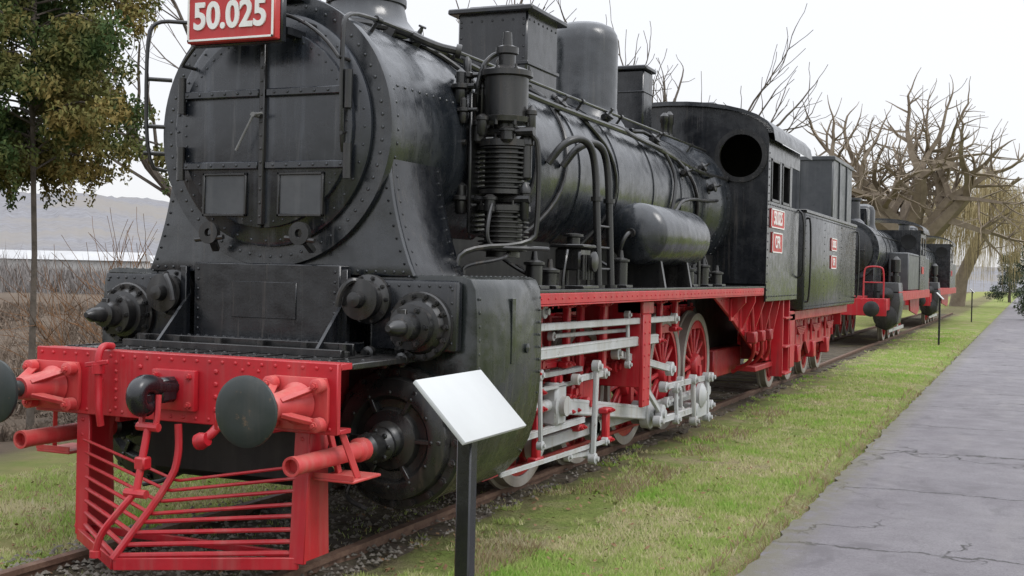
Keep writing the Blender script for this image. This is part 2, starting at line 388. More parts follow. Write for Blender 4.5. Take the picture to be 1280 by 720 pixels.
for i in range(6): 
    m.rivet((ox(.34),10.9,3.8+.11*i),(0,-1,0),.013); m.rivet((ox(-.34),10.9,3.8+.11*i),(0,-1,0),.013)
sb=part(m,'sand_box',BLK)
m=MB(); m.box(ox(-.3),ox(.3),10.98,11.6,4.526,4.57,.01); part(m,'lid',BLKM,sb)
m=MB(); m.lathe([(.3,-.25),(.56,-.22),(.50,-.1),(.43,0),(.41,.1),(.41,.86),(.395,.96),(.35,1.04),(.25,1.09),(.1,1.11),(0,1.11)],(X0,13.55,ZC+.90),(0,0,1),56)
part(m,'steam_dome',BLKB)
m=MB(); m.box(ox(-.24),ox(.24),15.2,15.6,3.6,4.6,.02); m.box(ox(-.28),ox(.28),15.16,15.64,4.6,4.66,.015); m.box(ox(-.25),ox(.25),15.19,15.61,4.3,4.33,.01)
part(m,'rear_sand_box',BLK)
for yy,h in ((16.5,.35),(16.75,.4)):
    m=MB(); m.lathe([(.08,0),(.08,.05),(.05,.07),(.05,.2),(.065,.22),(.065,h-.05),(.02,h)],(X0+.15,yy,ZC+.97),(0,0,1),16)
    part(m,'safety_valve',BLKM)
def surf(y,a,off=.04): return V(X0+(RBo+off)*math.cos(rad(a)),y,ZC+(RBo+off)*math.sin(rad(a)))
def pipe(name,pts,r,mt=BLKM,it=2,clips=False):
    m=MB(); q=chaikin(pts,it); m.tube(q,r,8)
    for p in (q[0],q[-1]): m.lathe([(r*1.7,-.02),(r*1.7,.02)],p,(q[1]-q[0]) if p is q[0] else (q[-1]-q[-2]),10)
    return part(m,name,mt)
m=MB(); pts=[(ox(.62),7.16,ZC-.18),(ox(.66),7.04,ZC-.16),(ox(.66),7.02,ZC+.65),(ox(.66),7.08,ZC+.78),surf(7.5,54,.12),surf(8,54,.12)]+[surf(y,54,.12) for y in (9,10,11,12,13,14,15,16,17.1)]
m.tube(chaikin(pts,2),.017,8)
for y in (7.6,8.9,10.3,11.9,13.2,14.9,16.3): m.tube([surf(y,54,-.01),surf(y,54,.13)],.016,8); m.lathe([(.03,-.03),(.03,.03)],surf(y,54,.12),(0,1,0),10)
m.tube([(ox(.66),7.03,ZC+.2),(ox(.66),7.2,ZC+.2)],.014,8); m.tube([(ox(.66),7.03,ZC-.05),(ox(.66),7.2,ZC-.05)],.014,8)
part(m,'handrail',BLKM)
m=MB(); pts=[(ox(-.95),7.2,ZC-.28),(ox(-1.06),7.1,ZC-.25),(ox(-1.06),7.08,ZC+.7),(ox(-1.04),7.15,ZC+.84),(ox(-.85),7.3,ZC+.84)]
m.tube(chaikin(pts,2),.015,8)
for zz in (.4,0.05,-.15): m.tube([(ox(-1.08),7.09,ZC+zz),(ox(-.93),7.22,ZC+zz)],.016,8)
part(m,'handrail',BLKM)
pipe('sand_pipe',[surf(10.95,66,.02),surf(10.9,50),surf(10.75,20),surf(10.6,-10),surf(10.3,-35),surf(9.9,-60)],.024)
pipe('sand_pipe',[surf(11.65,66,.02),surf(11.7,40),surf(12.1,15),surf(12.2,-15),surf(11.8,-50)],.024)
pipe('steam_pipe',[surf(8.05,62,.05),surf(8.8,60,.06),surf(9.6,45,.07),surf(10.4,40,.07),surf(13.5,40,.07),surf(14.3,34,.05),surf(15.8,25,.05),surf(17.1,25,.08)],.03)
pipe('steam_pipe',[surf(7.9,80,.02),surf(8.1,60,.1),surf(8.2,45,.15),surf(8.3,38,.25)],.032)
pipe('steam_pipe',[surf(8.2,75,.04),surf(8.6,58,.05),surf(8.8,42,.06),surf(8.9,30,.06),surf(8.8,10,.1)],.022)
pipe('steam_pipe',[surf(13.9,56,.0),surf(14.2,50,.1),surf(14.5,20,.06),surf(14.3,-5,.05),surf(14.2,-30,.08)],.024)
pipe('steam_pipe',[surf(9.3,70,.04),surf(9.7,55,.03),surf(9.9,30,.05),surf(9.9,0,.05),surf(9.8,-30,.06)],.02)
pipe('feed_pipe',[surf(12.7,48,.0),surf(12.7,42,.09),surf(13.2,36,.08),surf(14.8,35,.06),surf(15.4,10,.07),surf(15.6,-25,.07),(ox(1.0),16.0,1.85)],.026)
pipe('feed_pipe',[surf(16.9,8,.06),surf(16.2,2,.06),surf(14.7,0,.05),surf(14.4,-12,.05)],.022)
for (y,a) in ((12.7,52),(14.2,44),(16.0,30),(16.2,14),(10.1,48),(14.9,20),(8.4,60),(11.0,44)):
    m=MB(); p=surf(y,a,-.02); d=(p-V(X0,y,ZC)).normalized()
    m.lathe([(.08,0),(.08,.03),(.05,.04),(.05,.10),(.07,.105),(.07,.13),(.02,.15),(.012,.2),(0,.2)],p,d,14); m.tube([p+d*.08+V(0,-.1,0),p+d*.08+V(0,.1,0)],.032,10)
    m.tube([p+d*.2+V(0,-.05,0),p+d*.2+V(0,.05,0)],.01,6)
    part(m,'check_valve',BLKM)
# compressor
m=MB(); c=V(ox(1.18),8.62,0)
pr=[(.12,2.02),(.12,2.06),(.17,2.07),(.17,2.12)]
z=2.13
while z<2.36: pr+=[(.135,z),(.18,z+.006),(.18,z+.018),(.135,z+.024)]; z+=.038
pr+=[(.19,2.38),(.19,2.42),(.09,2.44),(.09,2.50),(.18,2.51),(.18,2.545)]
z=2.55
while z<2.86: pr+=[(.14,z),(.178,z+.006),(.178,z+.018),(.14,z+.024)]; z+=.038
pr+=[(.19,2.88),(.19,2.93),(.085,2.95),(.085,3.06),(.18,3.07),(.185,3.11),(.155,3.12),(.155,3.42),(.185,3.43),(.185,3.47),(.14,3.49),(.06,3.52),(.06,3.6),(.08,3.61),(.08,3.66),(.035,3.68),(.03,3.78),(0,3.79)]
m.lathe([(r*1.12,h) for r,h in pr],c,(0,0,1),36)
for zz in (3.47,3.07,2.93,2.42):
    for i in range(8):
        a=2*PI*i/8; m.bolt((c.x+.19*math.cos(a),c.y+.19*math.sin(a),zz-.03),(0,0,1),.018,.04)
cmp_=part(m,'air_compressor',BLKM)
for dx,dy,z0,z1,r in ((.19,-.02,2.62,3.0,.045),(-.17,-.12,2.9,3.1,.055),(.1,-.2,2.9,3.02,.05),(-.02,-.22,2.35,2.5,.045),(.21,.02,2.96,3.2,.035),(-.21,.0,3.1,3.45,.04),(-.1,-.22,2.95,3.12,.04),(.21,-.08,2.3,2.6,.035)):
    m=MB(); m.lathe([(r*.6,0),(r,.02),(r,(z1-z0)*.7),(r*1.3,(z1-z0)*.72),(r*1.3,(z1-z0)*.85),(r*.4,z1-z0)],(c.x+dx,c.y+dy,z0),(0,0,1),12)
    part(m,'pump_valve',BLKM,cmp_)
for a_,b_,z_ in ((-.26,.28,2.99),(-.22,.26,2.47)):
    m=MB(); m.tube([(c.x+a_,c.y-.09,z_),(c.x+b_,c.y-.09,z_)],.035,8); part(m,'pump_cross_pipe',BLKM,cmp_)
m=MB(); m.box(c.x-.5,c.x-.17,c.y-.03,c.y+.03,2.4,2.45); m.box(c.x-.35,c.x-.17,c.y-.03,c.y+.03,3.08,3.13); m.box(c.x-.23,c.x-.20,c.y-.2,c.y+.2,2.2,3.3,.01)
part(m,'mounting_bracket',BLKM,cmp_)
for pts_,r_ in (([(c.x,c.y-.2,2.47),(c.x+.02,c.y-.34,2.3),(c.x+.02,c.y-.36,2.16),(c.x+.04,c.y-.3,2.09),(c.x+.3,c.y-.1,2.09),(c.x+.34,c.y+.1,2.09)],.018),
 ([(c.x+.24,c.y-.05,2.98),(c.x+.29,c.y,2.9),(c.x+.29,c.y,2.3),(c.x+.26,c.y-.02,2.12),(c.x-.1,c.y-.55,2.08),(c.x-.12,c.y-.6,1.9)],.022),
 ([(c.x,c.y,3.6),(c.x-.1,c.y,3.63),(c.x-.18,c.y-.1,3.5),(c.x-.22,c.y-.1,3.2)],.02),
 ([(c.x+.1,c.y-.1,2.05),(c.x+.12,c.y-.3,2.0),(c.x-.1,c.y-.5,1.95),(c.x-.1,c.y-.5,1.88)],.016)):
    m=MB(); m.tube(chaikin(pts_),r_,8); part(m,'compressor_pipe',BLKM,cmp_)
for (dx,dy,zb,r,h) in ((-.30,-.2,3.2,.05,.28),(-.32,-.05,3.3,.04,.3),(-.34,-.25,2.75,.045,.3),(-.25,-.25,3.05,.035,.2),(-.3,-.15,2.35,.05,.25),(-.2,.3,3.35,.035,.3),(-.3,.35,3.2,.045,.3)):
    m=MB()
    m.lathe([(r*.7,0),(r,.02),(r,h*.4),(r*1.5,h*.45),(r*1.5,h*.55),(r*.8,h*.6),(r*.8,h*.9),(r*.2,h)],(c.x+dx,c.y+dy,zb),(0,0,1),12)
    m.tube([(c.x+dx-.1,c.y+dy,zb+h*.5),(c.x+dx+.12,c.y+dy,zb+h*.5)],r*.5,8)
    part(m,'steam_valve',BLKM)
m=MB(); c=V(ox(1.25),10.0,RB)
m.box(c.x-.12,c.x+.12,c.y-.14,c.y+.14,RB+.16,RB+.36,.02); m.box(c.x-.16,c.x+.16,c.y-.17,c.y+.17,RB+.36,RB+.39,.008); m.box(c.x-.18,c.x+.18,c.y-.2,c.y+.2,RB,RB+.03,.005)
for a in (-.1,.1):
    for b in (-.12,.12): m.tube([(c.x+a,c.y+b,RB),(c.x+a,c.y+b,RB+.17)],.018,8)
m.lathe([(.06,0),(.06,.06),(.09,.07),(.09,.09),(.03,.1)],(c.x,c.y,RB+.39),(0,0,1),14)
for i in range(4): m.tube([(c.x+.14,c.y-.11+.07*i,RB+.08),(c.x+.14,c.y-.11+.07*i,RB+.3)],.014,8)
m.lathe([(.07,-.02),(.09,-.01),(.09,.01),(.07,.02)],(c.x+.2,c.y,RB+.24),(1,0,0),14)
m.tube(chaikin([(c.x+.02,c.y-.2,RB+.3),(c.x+.1,c.y-.4,RB+.35),(c.x+.1,c.y-.5,RB+.1),(c.x+.1,c.y-.5,RB)]),.014,6)
part(m,'lubricator',BLKM)
for (yy,hh) in ((9.1,.16),(9.45,.1),(11.35,.22),(13.9,.15),(14.6,.2),(15.3,.12)):
    m=MB(); m.box(ox(1.15),ox(1.35),yy-.1,yy+.1,RB,RB+.03,.004); m.lathe([(.07,0),(.07,hh),(.09,hh+.01),(.09,hh+.03),(.03,hh+.05),(.02,hh+.12)],(ox(1.25),yy,RB+.03),(0,0,1),12)
    m.tube(chaikin([(ox(1.25),yy,RB+hh*.6),(ox(1.1),yy,RB+hh),(ox(.9),yy+.1,RB+hh+.1)]),.018,6); part(m,'oil_pot',BLKM)
# two thick inverted-U pipes with a low step between them
for k,yy in enumerate((10.56,10.92)):
    m=MB(); m.tube(chaikin([(ox(.93),yy-.40,2.90),(ox(1.06),yy-.34,3.10),(ox(1.18),yy-.14,3.16),(ox(1.24),yy,3.0),(ox(1.27),yy,2.4),(ox(1.3),yy,RB)],3),.036,10)
    m.lathe([(.055,-.02),(.055,.02)],(ox(1.26),yy,2.6),(0,0,1),12); m.lathe([(.06,0),(.06,.03)],(ox(1.3),yy,RB),(0,0,1),12)
    lp=part(m,'looped_pipe',BLKM)
m=MB()
for i in range(3): m.tube([(ox(1.28+.008*i),10.56,2.35-.2*i),(ox(1.28+.008*i),10.92,2.35-.2*i)],.012,8)
part(m,'step_rung',BLKM,lp)
m=MB(); m.lathe([(0,-.1),(.15,-.085),(.26,-.04),(.315,.02),(.325,.06),(.325,1.82),(.315,1.88),(.26,1.95),(.15,1.99),(0,2.0)],(ox(1.2),12.0,2.33),(0,1,0),48)
at=part(m,'air_reservoir',BLKB)
for yy in (12.35,13.4):
    m=MB(); m.prism([(ox(.9),RB),(ox(1.42),RB),(ox(1.36),2.08),(ox(1.2),2.02),(ox(1.0),2.1)],yy,yy+.06,'xz')
    part(m,'reservoir_bracket',BLKM,at)
m=MB(); m.tube(chaikin([(ox(1.2),11.9,2.33),(ox(1.2),11.7,2.33),(ox(1.15),11.65,2.2),(ox(1.1),11.7,2.0),(ox(1.1),11.7,RB)]),.022,8); m.lathe([(.05,-.03),(.05,.03)],(ox(1.2),11.8,2.33),(0,1,0),10)
part(m,'reservoir_pipe',BLKM,at)
m=MB(); m.tube(chaikin([(ox(1.2),14.0,2.33),(ox(1.25),14.15,2.33),(ox(1.3),14.2,2.1),(ox(1.3),14.2,RB)]),.02,8)
part(m,'reservoir_pipe',BLKM,at)
# running boards
for s in (-1,1):
    m=MB(); m.box(ox(s*.8),ox(s*1.49),8.42,19.6,RB-.025,RB,.004)
    for i in range(18): m.box(ox(s*.85),ox(s*1.47),8.9+i*.6,8.91+i*.6,RB,RB+.004)
    rb=part(m,'running_board',BLKM)
    m=MB(); m.box(ox(s*1.47),ox(s*1.50),8.44,17.1,RB-.115,RB-.027,.005); m.box(ox(s*1.40),ox(s*1.5),8.44,17.1,RB-.13,RB-.117,.003)
    m.line((ox(s*1.5),8.5,RB-.07),(ox(s*1.5),17.0,RB-.07),56,(s,0,0),.011)
    part(m,'board_valance',RED)
for s in (-1,1):
    m=MB()
    m.box(ox(s*.58)-.02,ox(s*.58)+.02,6.3,8.4,.85,1.27,.004); m.box(ox(s*.58)-.02,ox(s*.58)+.02,8.4,19.5,.85,1.60,.004)
    for yy in (9.8,11.3,12.8,14.3,15.8): m.box(ox(s*.58)-.04,ox(s*.58)+.05,yy-.17,yy+.17,.45,.95,.01)
    m.box(ox(s*.58)-.02,ox(s*.58)+.02,8.5,18.5,.6,.7)
    m.line((ox(s*.60),8.5,1.55),(ox(s*.60),19.4,1.55),70,(s,0,0),.016)
    part(m,'main_frame',RED)
for yy in (6.6,8.5,10.5,12.1,13.6,15.1,18.5):
    m=MB(); m.box(ox(-.57),ox(.57),yy,yy+.05,.85,1.25 if yy<8.4 else 1.5); part(m,'frame_stretcher',REDD if yy>8 else BLKD)
_wc={}
def wheel(parent,x,y,r,sp=13,s=1,ca=None,tm=TYR,wm=RED):
    key=(r,sp,ca,wm.name)
    if key not in _wc:
        w=MB(); ri=r-.10
        w.lathe([(ri-.06,-.05),(ri,-.05),(ri,.05),(ri-.06,.05)],(0,0,0),(1,0,0),48,closed=True)
        w.lathe([(0,-.09),(.15,-.09),(.16,-.06),(.16,.06),(.14,.09),(.09,.1),(0,.1)],(0,0,0),(1,0,0),24)
        for k in range(sp):
            a=2*PI*k/sp+.12; d=V(0,math.cos(a),math.sin(a)); w.bar(d*.13,d*(ri-.03),.05,.05,V(1,0,0),b=.012)
        if ca is not None:
            pl=[((ri-.02)*math.cos(rad(ca+180+q)),(ri-.02)*math.sin(rad(ca+180+q))) for q in range(-32,33,8)]
            w.prism(pl,-.045,.06,'yz')
            cp=V(0,math.cos(rad(ca)),math.sin(rad(ca)))*.33
            w.bar(V(.04,0,0),cp+V(.04,0,0),.1,.17,V(1,0,0)); w.lathe([(0,-.02),(.11,-.02),(.11,.1),(0,.1)],cp,(1,0,0),20)
        a=w.build('wheel',wm,None)
        t=MB(); t.lathe([(ri+.002,-.07),(r+.03,-.07),(r+.03,-.04),(r,-.03),(r-.005,.065),(ri+.02,.07),(ri+.002,.06)],(0,0,0),(1,0,0),56,closed=True)
        b=t.build('tyre',tm,None); _wc[key]=(a.data,b.data); bpy.data.objects.remove(a); bpy.data.objects.remove(b)
    me,te=_wc[key]
    o=bpy.data.objects.new('wheel',me); col.objects.link(o); o.parent=parent; o.location=V(x,y,r)-ROOT[parent]
    if s<0: o.rotation_euler=(0,0,PI)
    t=bpy.data.objects.new('tyre',te); col.objects.link(t); t.parent=o
    return o
AX=(9.8,11.3,12.8,14.3,15.8)
for yy in AX:
    for s in (-1,1): wheel(loco,ox(s*.82),yy,.70,14,s,-90)
    m=MB(); m.tube([(ox(-.76),yy,.7),(ox(.76),yy,.7)],.09,16); part(m,'axle',REDD)
    for s in (-1,1):
        m=MB()
        for k in range(6): m.box(ox(s*.66)-.05,ox(s*.66)+.05,yy-.5+.07*k,yy+.5-.07*k,1.47-.025*k-.02,1.47-.025*k,.004)
        m.box(ox(s*.66)-.06,ox(s*.66)+.06,yy-.06,yy+.06,1.28,1.5,.008)
        for q in (-.5,.5): m.tube([(ox(s*.66),yy+q,1.1),(ox(s*.66),yy+q,1.52)],.022,8)
        part(m,'leaf_spring',REDD)
def rod(name,p0,p1,w,h,e0,e1,mt=GRY,hole=True):
    m=MB(); p0=V(*p0);p1=V(*p1); m.bar(p0,p1,w,h,V(0,0,1),b=.01)
    d=(p1-p0).normalized(); up=d.cross(V(1,0,0)); 
    m.bar(p0+up*h*.36+V(w*.3,0,0),p1+up*h*.36+V(w*.3,0,0),w*.5,h*.16); m.bar(p0-up*h*.36+V(w*.3,0,0),p1-up*h*.36+V(w*.3,0,0),w*.5,h*.16)
    for p,e in ((p0,e0),(p1,e1)):
        if e: m.lathe([(0,-w*.8),(e,-w*.8),(e,w*.8),(e*.8,w*.9),(e*.45,w*.9),(e*.45,w*1.5),(0,w*1.5)],p,(1,0,0),20)
    return part(m,name,mt)
for s in (1,-1):
    for a,b in zip(AX[:-1],AX[1:]): rod('coupling_rod',(ox(s*1.0),a,.37),(ox(s*1.0),b,.37),.05,.12,.13,.13)
rod('main_rod',(ox(1.12),10.0,.72),(ox(1.12),12.8,.37),.06,.15,.13,.17)
rod('radius_rod',(ox(1.33),8.9,1.46),(ox(1.33),13.05,1.42),.04,.065,.055,.06)
rod('slide_bar',(ox(1.30),8.42,1.24),(ox(1.30),12.45,1.22),.07,.10,0,0)
rod('reach_rod',(ox(1.22),9.6,1.36),(ox(1.22),12.3,1.33),.03,.04,.04,.04)
rod('guide_bar',(ox(1.12),8.42,1.02),(ox(1.12),10.6,1.01),.06,.05,0,0)
rod('guide_bar',(ox(1.16),8.42,.90),(ox(1.16),10.4,.90),.04,.035,0,0)
rod('lower_slide_bar',(ox(1.12),8.42,.52),(ox(1.12),10.7,.52),.06,.06,0,0)
rod('drain_rod',(ox(1.28),8.42,.34),(ox(1.28),10.9,.30),.03,.04,0,.04)
rod('eccentric_rod',(ox(1.26),11.9,.90),(ox(1.26),12.85,.37),.04,.07,.07,.1)
rod('eccentric_rod',(ox(1.24),11.3,1.12),(ox(1.28),13.1,.85),.045,.08,.06,.08)
rod('combination_lever',(ox(1.32),10.45,.2),(ox(1.32),10.5,1.05),.04,.06,.05,.055)
rod('combination_lever',(ox(1.24),9.35,.45),(ox(1.24),9.3,1.05),.03,.045,.04,.045)
rod('union_link',(ox(1.26),9.95,.28),(ox(1.26),10.45,.24),.03,.05,.045,.045)
rod('valve_rod',(ox(1.24),8.42,1.58),(ox(1.24),9.3,1.58),.05,.05,.05,.06)
rod('lifting_link',(ox(1.25),10.15,.95),(ox(1.25),10.9,.95),.04,.06,.05,.05)
rod('lifting_link',(ox(1.3),11.5,1.0),(ox(1.3),11.45,1.5),.03,.045,.04,.04)
rod('brake_pull_rod',(ox(.9),8.9,.2),(ox(.9),16.0,.2),.03,.04,0,.05,REDD)
m=MB(); m.tube([(ox(1.08),8.4,.73),(ox(1.08),9.9,.73)],.055,16); m.lathe([(.12,0),(.12,.08),(.095,.1),(.095,.5),(.08,.52)],(ox(1.08),8.42,.73),(0,1,0),20); part(m,'piston_rod',GRY)
m=MB(); m.box(ox(1.02),ox(1.18),9.88,10.12,.54,.93,.03); m.lathe([(.09,0),(.09,.05)],(ox(1.18),10.0,.72),(1,0,0),20); part(m,'crosshead',GRY)
m=MB(); m.box(ox(.7),ox(1.36),11.72,11.78,.75,1.63,.01); m.box(ox(1.1),ox(1.38),11.72,12.1,1.5,1.63,.01); m.box(ox(1.35),ox(1.39),11.72,11.98,.55,1.5,.008)
m.line((ox(1.39),11.77,.62),(ox(1.39),11.77,1.42),8,(1,0,0),.014); m.line((ox(1.39),11.93,.62),(ox(1.39),11.93,1.42),8,(1,0,0),.014); 
part(m,'motion_bracket',RED)
m=MB(); pl=[]
for i in range(9): a=-.5+i/8; pl.append((12.4-.12*(1-4*a*a)+.06,1.1+a*.65))
pl2=[(p[0]+.10,p[1]) for p in pl[::-1]]; m.prism(pl+pl2,ox(1.14),ox(1.2),'yz',bev=.01); part(m,'expansion_link',RED)
for (y0,y1,z0,z1,xx) in ((9.35,9.5,.85,1.65,1.15),(8.66,8.74,.6,1.65,1.1),(8.95,9.05,1.05,1.65,1.28),(10.95,11.05,.95,1.65,1.2),(9.75,10.2,1.05,1.18,1.05),(10.1,10.18,1.05,1.65,1.15),(10.72,10.82,.4,1.64,1.05),(9.2,9.6,.6,.92,.98),(10.9,11.35,.5,.92,1.02),(11.3,11.38,1.1,1.65,1.1),(12.7,12.78,1.15,1.65,1.25),(13.5,13.58,1.25,1.65,1.2),(10.35,10.5,.6,.8,1.1),(9.55,9.65,.25,.75,1.1),(11.1,11.2,.25,.6,1.2)):
    m=MB(); m.box(ox(xx)-.03,ox(xx)+.03,y0,y1,z0,z1,.012); m.box(ox(xx)-.05,ox(xx)+.045,y0-.04,y1+.04,z0,z0+.06,.012); m.box(ox(xx)-.05,ox(xx)+.045,y0-.04,y1+.04,z1-.06,z1-.005,.01)
    for zz in (z0+.03,z1-.03): m.bolt((ox(xx)+.045,y0,zz),(1,0,0),.020,.02); m.bolt((ox(xx)+.045,y1,zz),(1,0,0),.020,.02)
    part(m,'hanger_bracket',RED)
for i in range(8):
    y=9.15+.42*i; zz=.66+.3*((i*7)%4)/2; m=MB(); m.lathe([(.05,0),(.065,.01),(.065,.05),(.035,.06),(.035,.09)],(ox(1.08),y,zz),(1,0,0),12)
    m.tube([(ox(.8),y,zz),(ox(1.1),y,zz)],.035,8)
    part(m,'pivot_pin',RED)
for (y0,y1,z0,z1,xx,w,h) in ((12.9,15.0,.66,.62,1.27,.05,.07),(12.7,15.0,.30,.27,1.27,.05,.08),(13.3,13.35,.62,.26,1.3,.04,.06),(13.7,13.75,.66,.3,1.24,.04,.05),(14.05,14.12,.66,.16,1.3,.05,.07),(14.7,14.75,.64,.14,1.3,.05,.08),(13.2,14.8,.46,.48,1.22,.03,.04)):
    rod('brake_linkage',(ox(xx),y0,z0),(ox(xx),y1,z1),w,h,.06,.06)
m=MB(); m.box(ox(1.1),ox(1.32),14.2,14.7,.16,.36,.02); m.lathe([(.15,0),(.15,.05),(.1,.08),(.05,.1)],(ox(1.28),14.4,.44),(1,0,0),24); part(m,'return_crank',GRY)
for yy in AX:
    for s in (-1,1):
        m=MB()
        m.prism([(yy-.76,.45),(yy-.70,.42),(yy-.66,.7),(yy-.70,.98),(yy-.76,.95)],ox(s*.72),ox(s*.84),'yz')
        m.bar((ox(s*.80),yy-.75,.9),(ox(s*.80),yy-.72,1.5),.05,.06)
        part(m,'brake_shoe',RED)
# red trailing frame under the cab
m=MB(); m.prism([(15.2,1.64),(19.5,1.64),(19.5,.58),(18.6,.60),(17.9,.75),(17.2,.98),(16.3,1.30)],ox(1.21),ox(1.25),'yz',bev=.006)
for (a,b) in (((15.6,1.58),(19.4,1.58)),((16.4,1.34),(17.9,.82)),((18.0,.78),(18.6,.67)),((19.44,.7),(19.44,1.5)),((17.2,1.1),(17.2,1.5)),((18.2,.8),(18.2,1.5)),((16.4,1.42),(19.3,1.42))): m.line((ox(1.25),*a),(ox(1.25),*b),int(abs(a[0]-b[0])/.13+abs(a[1]-b[1])/.13)+2,(1,0,0),.015)
part(m,'trailing_frame',RED)
for i,yy in enumerate((16.1,16.7,17.35,17.95,18.5)):
    zl=1.35-.17*i; m=MB(); m.prism([(ox(1.25),1.64),(ox(1.46),1.64),(ox(1.46),1.55),(ox(1.29),zl),(ox(1.25),zl-.04)],yy,yy+.04); m.box(ox(1.25),ox(1.28),yy-.06,yy+.1,zl-.05,1.6,.004); m.line((ox(1.28),yy+.07,zl+.02),(ox(1.28),yy+.07,1.5),4,(1,0,0),.012)
    part(m,'frame_bracket',RED)
m=MB(); m.box(ox(1.0),ox(1.3),17.6,19.5,.50,.58,.01); m.box(ox(.8),ox(1.2),18.8,19.5,.6,1.1,.02); part(m,'drag_box',REDD)
m=MB()
m.box(ox(1.27),ox(1.45),18.85,18.90,.35,1.75,.005); m.box(ox(1.27),ox(1.45),19.35,19.40,.35,1.75,.005)
for zz in (.38,.8,1.25): m.box(ox(1.26),ox(1.5),18.86,19.39,zz,zz+.03,.004)
part(m,'cab_step',RED)
m=MB(); m.box(ox(-.9),ox(.9),16.7,18.4,.45,.85,.02); part(m,'ash_pan',REDD)
for i in range(3):
    y=17.0+.55*i; m=MB(); m.tube(chaikin([(ox(1.34),y,1.6),(ox(1.36),y+.1,1.1),(ox(1.34),y+.3,.7),(ox(1.0),y+.4,.5)]),.028,8)
    m.box(ox(1.28),ox(1.42),y-.02,y+.16,.95,1.12,.02)
    part(m,'injector_pipework',REDD)
# cab
CY0,CY1=17.2,19.7
wc=(1.10,3.64); wr=.34
def wall_with_hole(m,out,hc,hr,y0,y1,n=28):
    cx,cz=hc
    def hit(a):
        d=V(math.cos(a),math.sin(a),0); best=None
        for i in range(len(out)):
            p=V(out[i][0],out[i][1],0);q=V(out[(i+1)%len(out)][0],out[(i+1)%len(out)][1],0); e=q-p; w=V(cx,cz,0)
            den=d.x*e.y-d.y*e.x
            if abs(den)<1e-9: continue
            t=((p.x-w.x)*e.y-(p.y-w.y)*e.x)/den; s_=((p.x-w.x)*d.y-(p.y-w.y)*d.x)/den
            if t>0 and -1e-6<=s_<=1+1e-6 and (best is None or t<best): best=t
        return (cx+d.x*best,cz+d.y*best)
    angs=sorted([2*PI*i/n for i in range(n)]+[math.atan2(p[1]-cz,p[0]-cx)%(2*PI) for p in out]); N_=len(angs); b=len(m.v)
    for a in angs:
        o=hit(a); h=(cx+hr*math.cos(a),cz+hr*math.sin(a))
        m.v+= [V(o[0],y0,o[1]),V(h[0],y0,h[1]),V(o[0],y1,o[1]),V(h[0],y1,h[1])]
    for i in range(N_):
        j=(i+1)%N_; A=b+4*i;B=b+4*j
        m.f+= [[A,B,B+1,A+1],[A+2,A+3,B+3,B+2],[A+1,B+1,B+3,A+3],[A,A+2,B+2,B]]
m=MB()
for s in (-1,1):
    arc=[(ox(s*1.5*math.cos(PI*i/16)),3.88+.52*math.sin(PI*i/16)**.85) for i in range(9)]
    out=[(ox(0),1.8),(ox(s*1.5),1.8)]+arc
    out=out if s>0 else out[::-1]
    wall_with_hole(m,out,(ox(s*wc[0]),wc[1]),wr,CY0,CY0+.03)
cabw=part(m,'cab_front',BLK,sharp=30)
for s in (-1,1):
    m=MB(); m.lathe([(wr-.03,-.03),(wr+.045,-.03),(wr+.045,.02),(wr-.03,.02)],(ox(s*wc[0]),CY0,wc[1]),(0,1,0),36,closed=True); m.ring((ox(s*wc[0]),CY0-.03,wc[1]),wr+.02,12,(0,-1,0),.01)
    part(m,'window_frame',BLKM,cabw)
for s in (-1,1):
    m=MB(); x=ox(s*1.5); a,b=(x-.03,x) if s>0 else (x,x+.03)
    m.box(a,b,CY0+.03,CY1,1.55,3.0,.004); m.box(a,b,CY0+.03,CY1,3.62,3.90,.004)
    for (p,q) in ((CY0+.03,17.42),(18.05,18.25),(18.85,19.05)): m.box(a,b,p,q,3.0,3.62,.002)
    m.line((x+s*.002,CY0+.08,2.95),(x+s*.002,CY1-.05,2.95),20,(s,0,0),.012); m.line((x+s*.002,CY0+.08,1.6),(x+s*.002,CY0+.08,3.8),20,(s,0,0),.012)
    m.line((x+s*.002,CY0+.08,1.62),(x+s*.002,CY1-.05,1.62),20,(s,0,0),.012)
    sd=part(m,'cab_side',BLK)
    for (p,q) in ((17.42,18.05),(18.25,18.85)):
        f=MB()
        for (y0,y1,z0,z1) in ((p,q,3.0,3.04),(p,q,3.58,3.62),(p,p+.04,3.0,3.62),(q-.04,q,3.0,3.62)): f.box(a+s*.012,b+s*.012,y0,y1,z0,z1,.003)
        part(f,'window_frame',BLKM,sd)
m=MB(); rp=[(ox(1.6*math.cos(PI*i/16)),3.88+.57*math.sin(PI*i/16)**.85) for i in range(17)]; rp2=[(ox(1.6*math.cos(PI*i/16)),3.85+.54*math.sin(PI*i/16)**.85) for i in range(17)][::-1]
m.prism(rp+rp2,CY0-.08,CY1+.55); m.box(ox(-.5),ox(.5),18.0,19.2,4.43,4.55,.02)
part(m,'cab_roof',BLKB)
m=MB(); m.box(ox(-1.46),ox(1.46),19.2,19.25,1.8,3.9); m.box(ox(-1.0),ox(1.3),19.2,19.25,3.9,4.2); m.box(ox(-1.0),ox(1.0),17.3,17.9,1.8,3.2); m.box(ox(-1.46),ox(1.46),17.25,19.65,1.75,1.8); part(m,'cab_interior',DRK)  # near-black panels behind the windows paint in the cab's inner shade
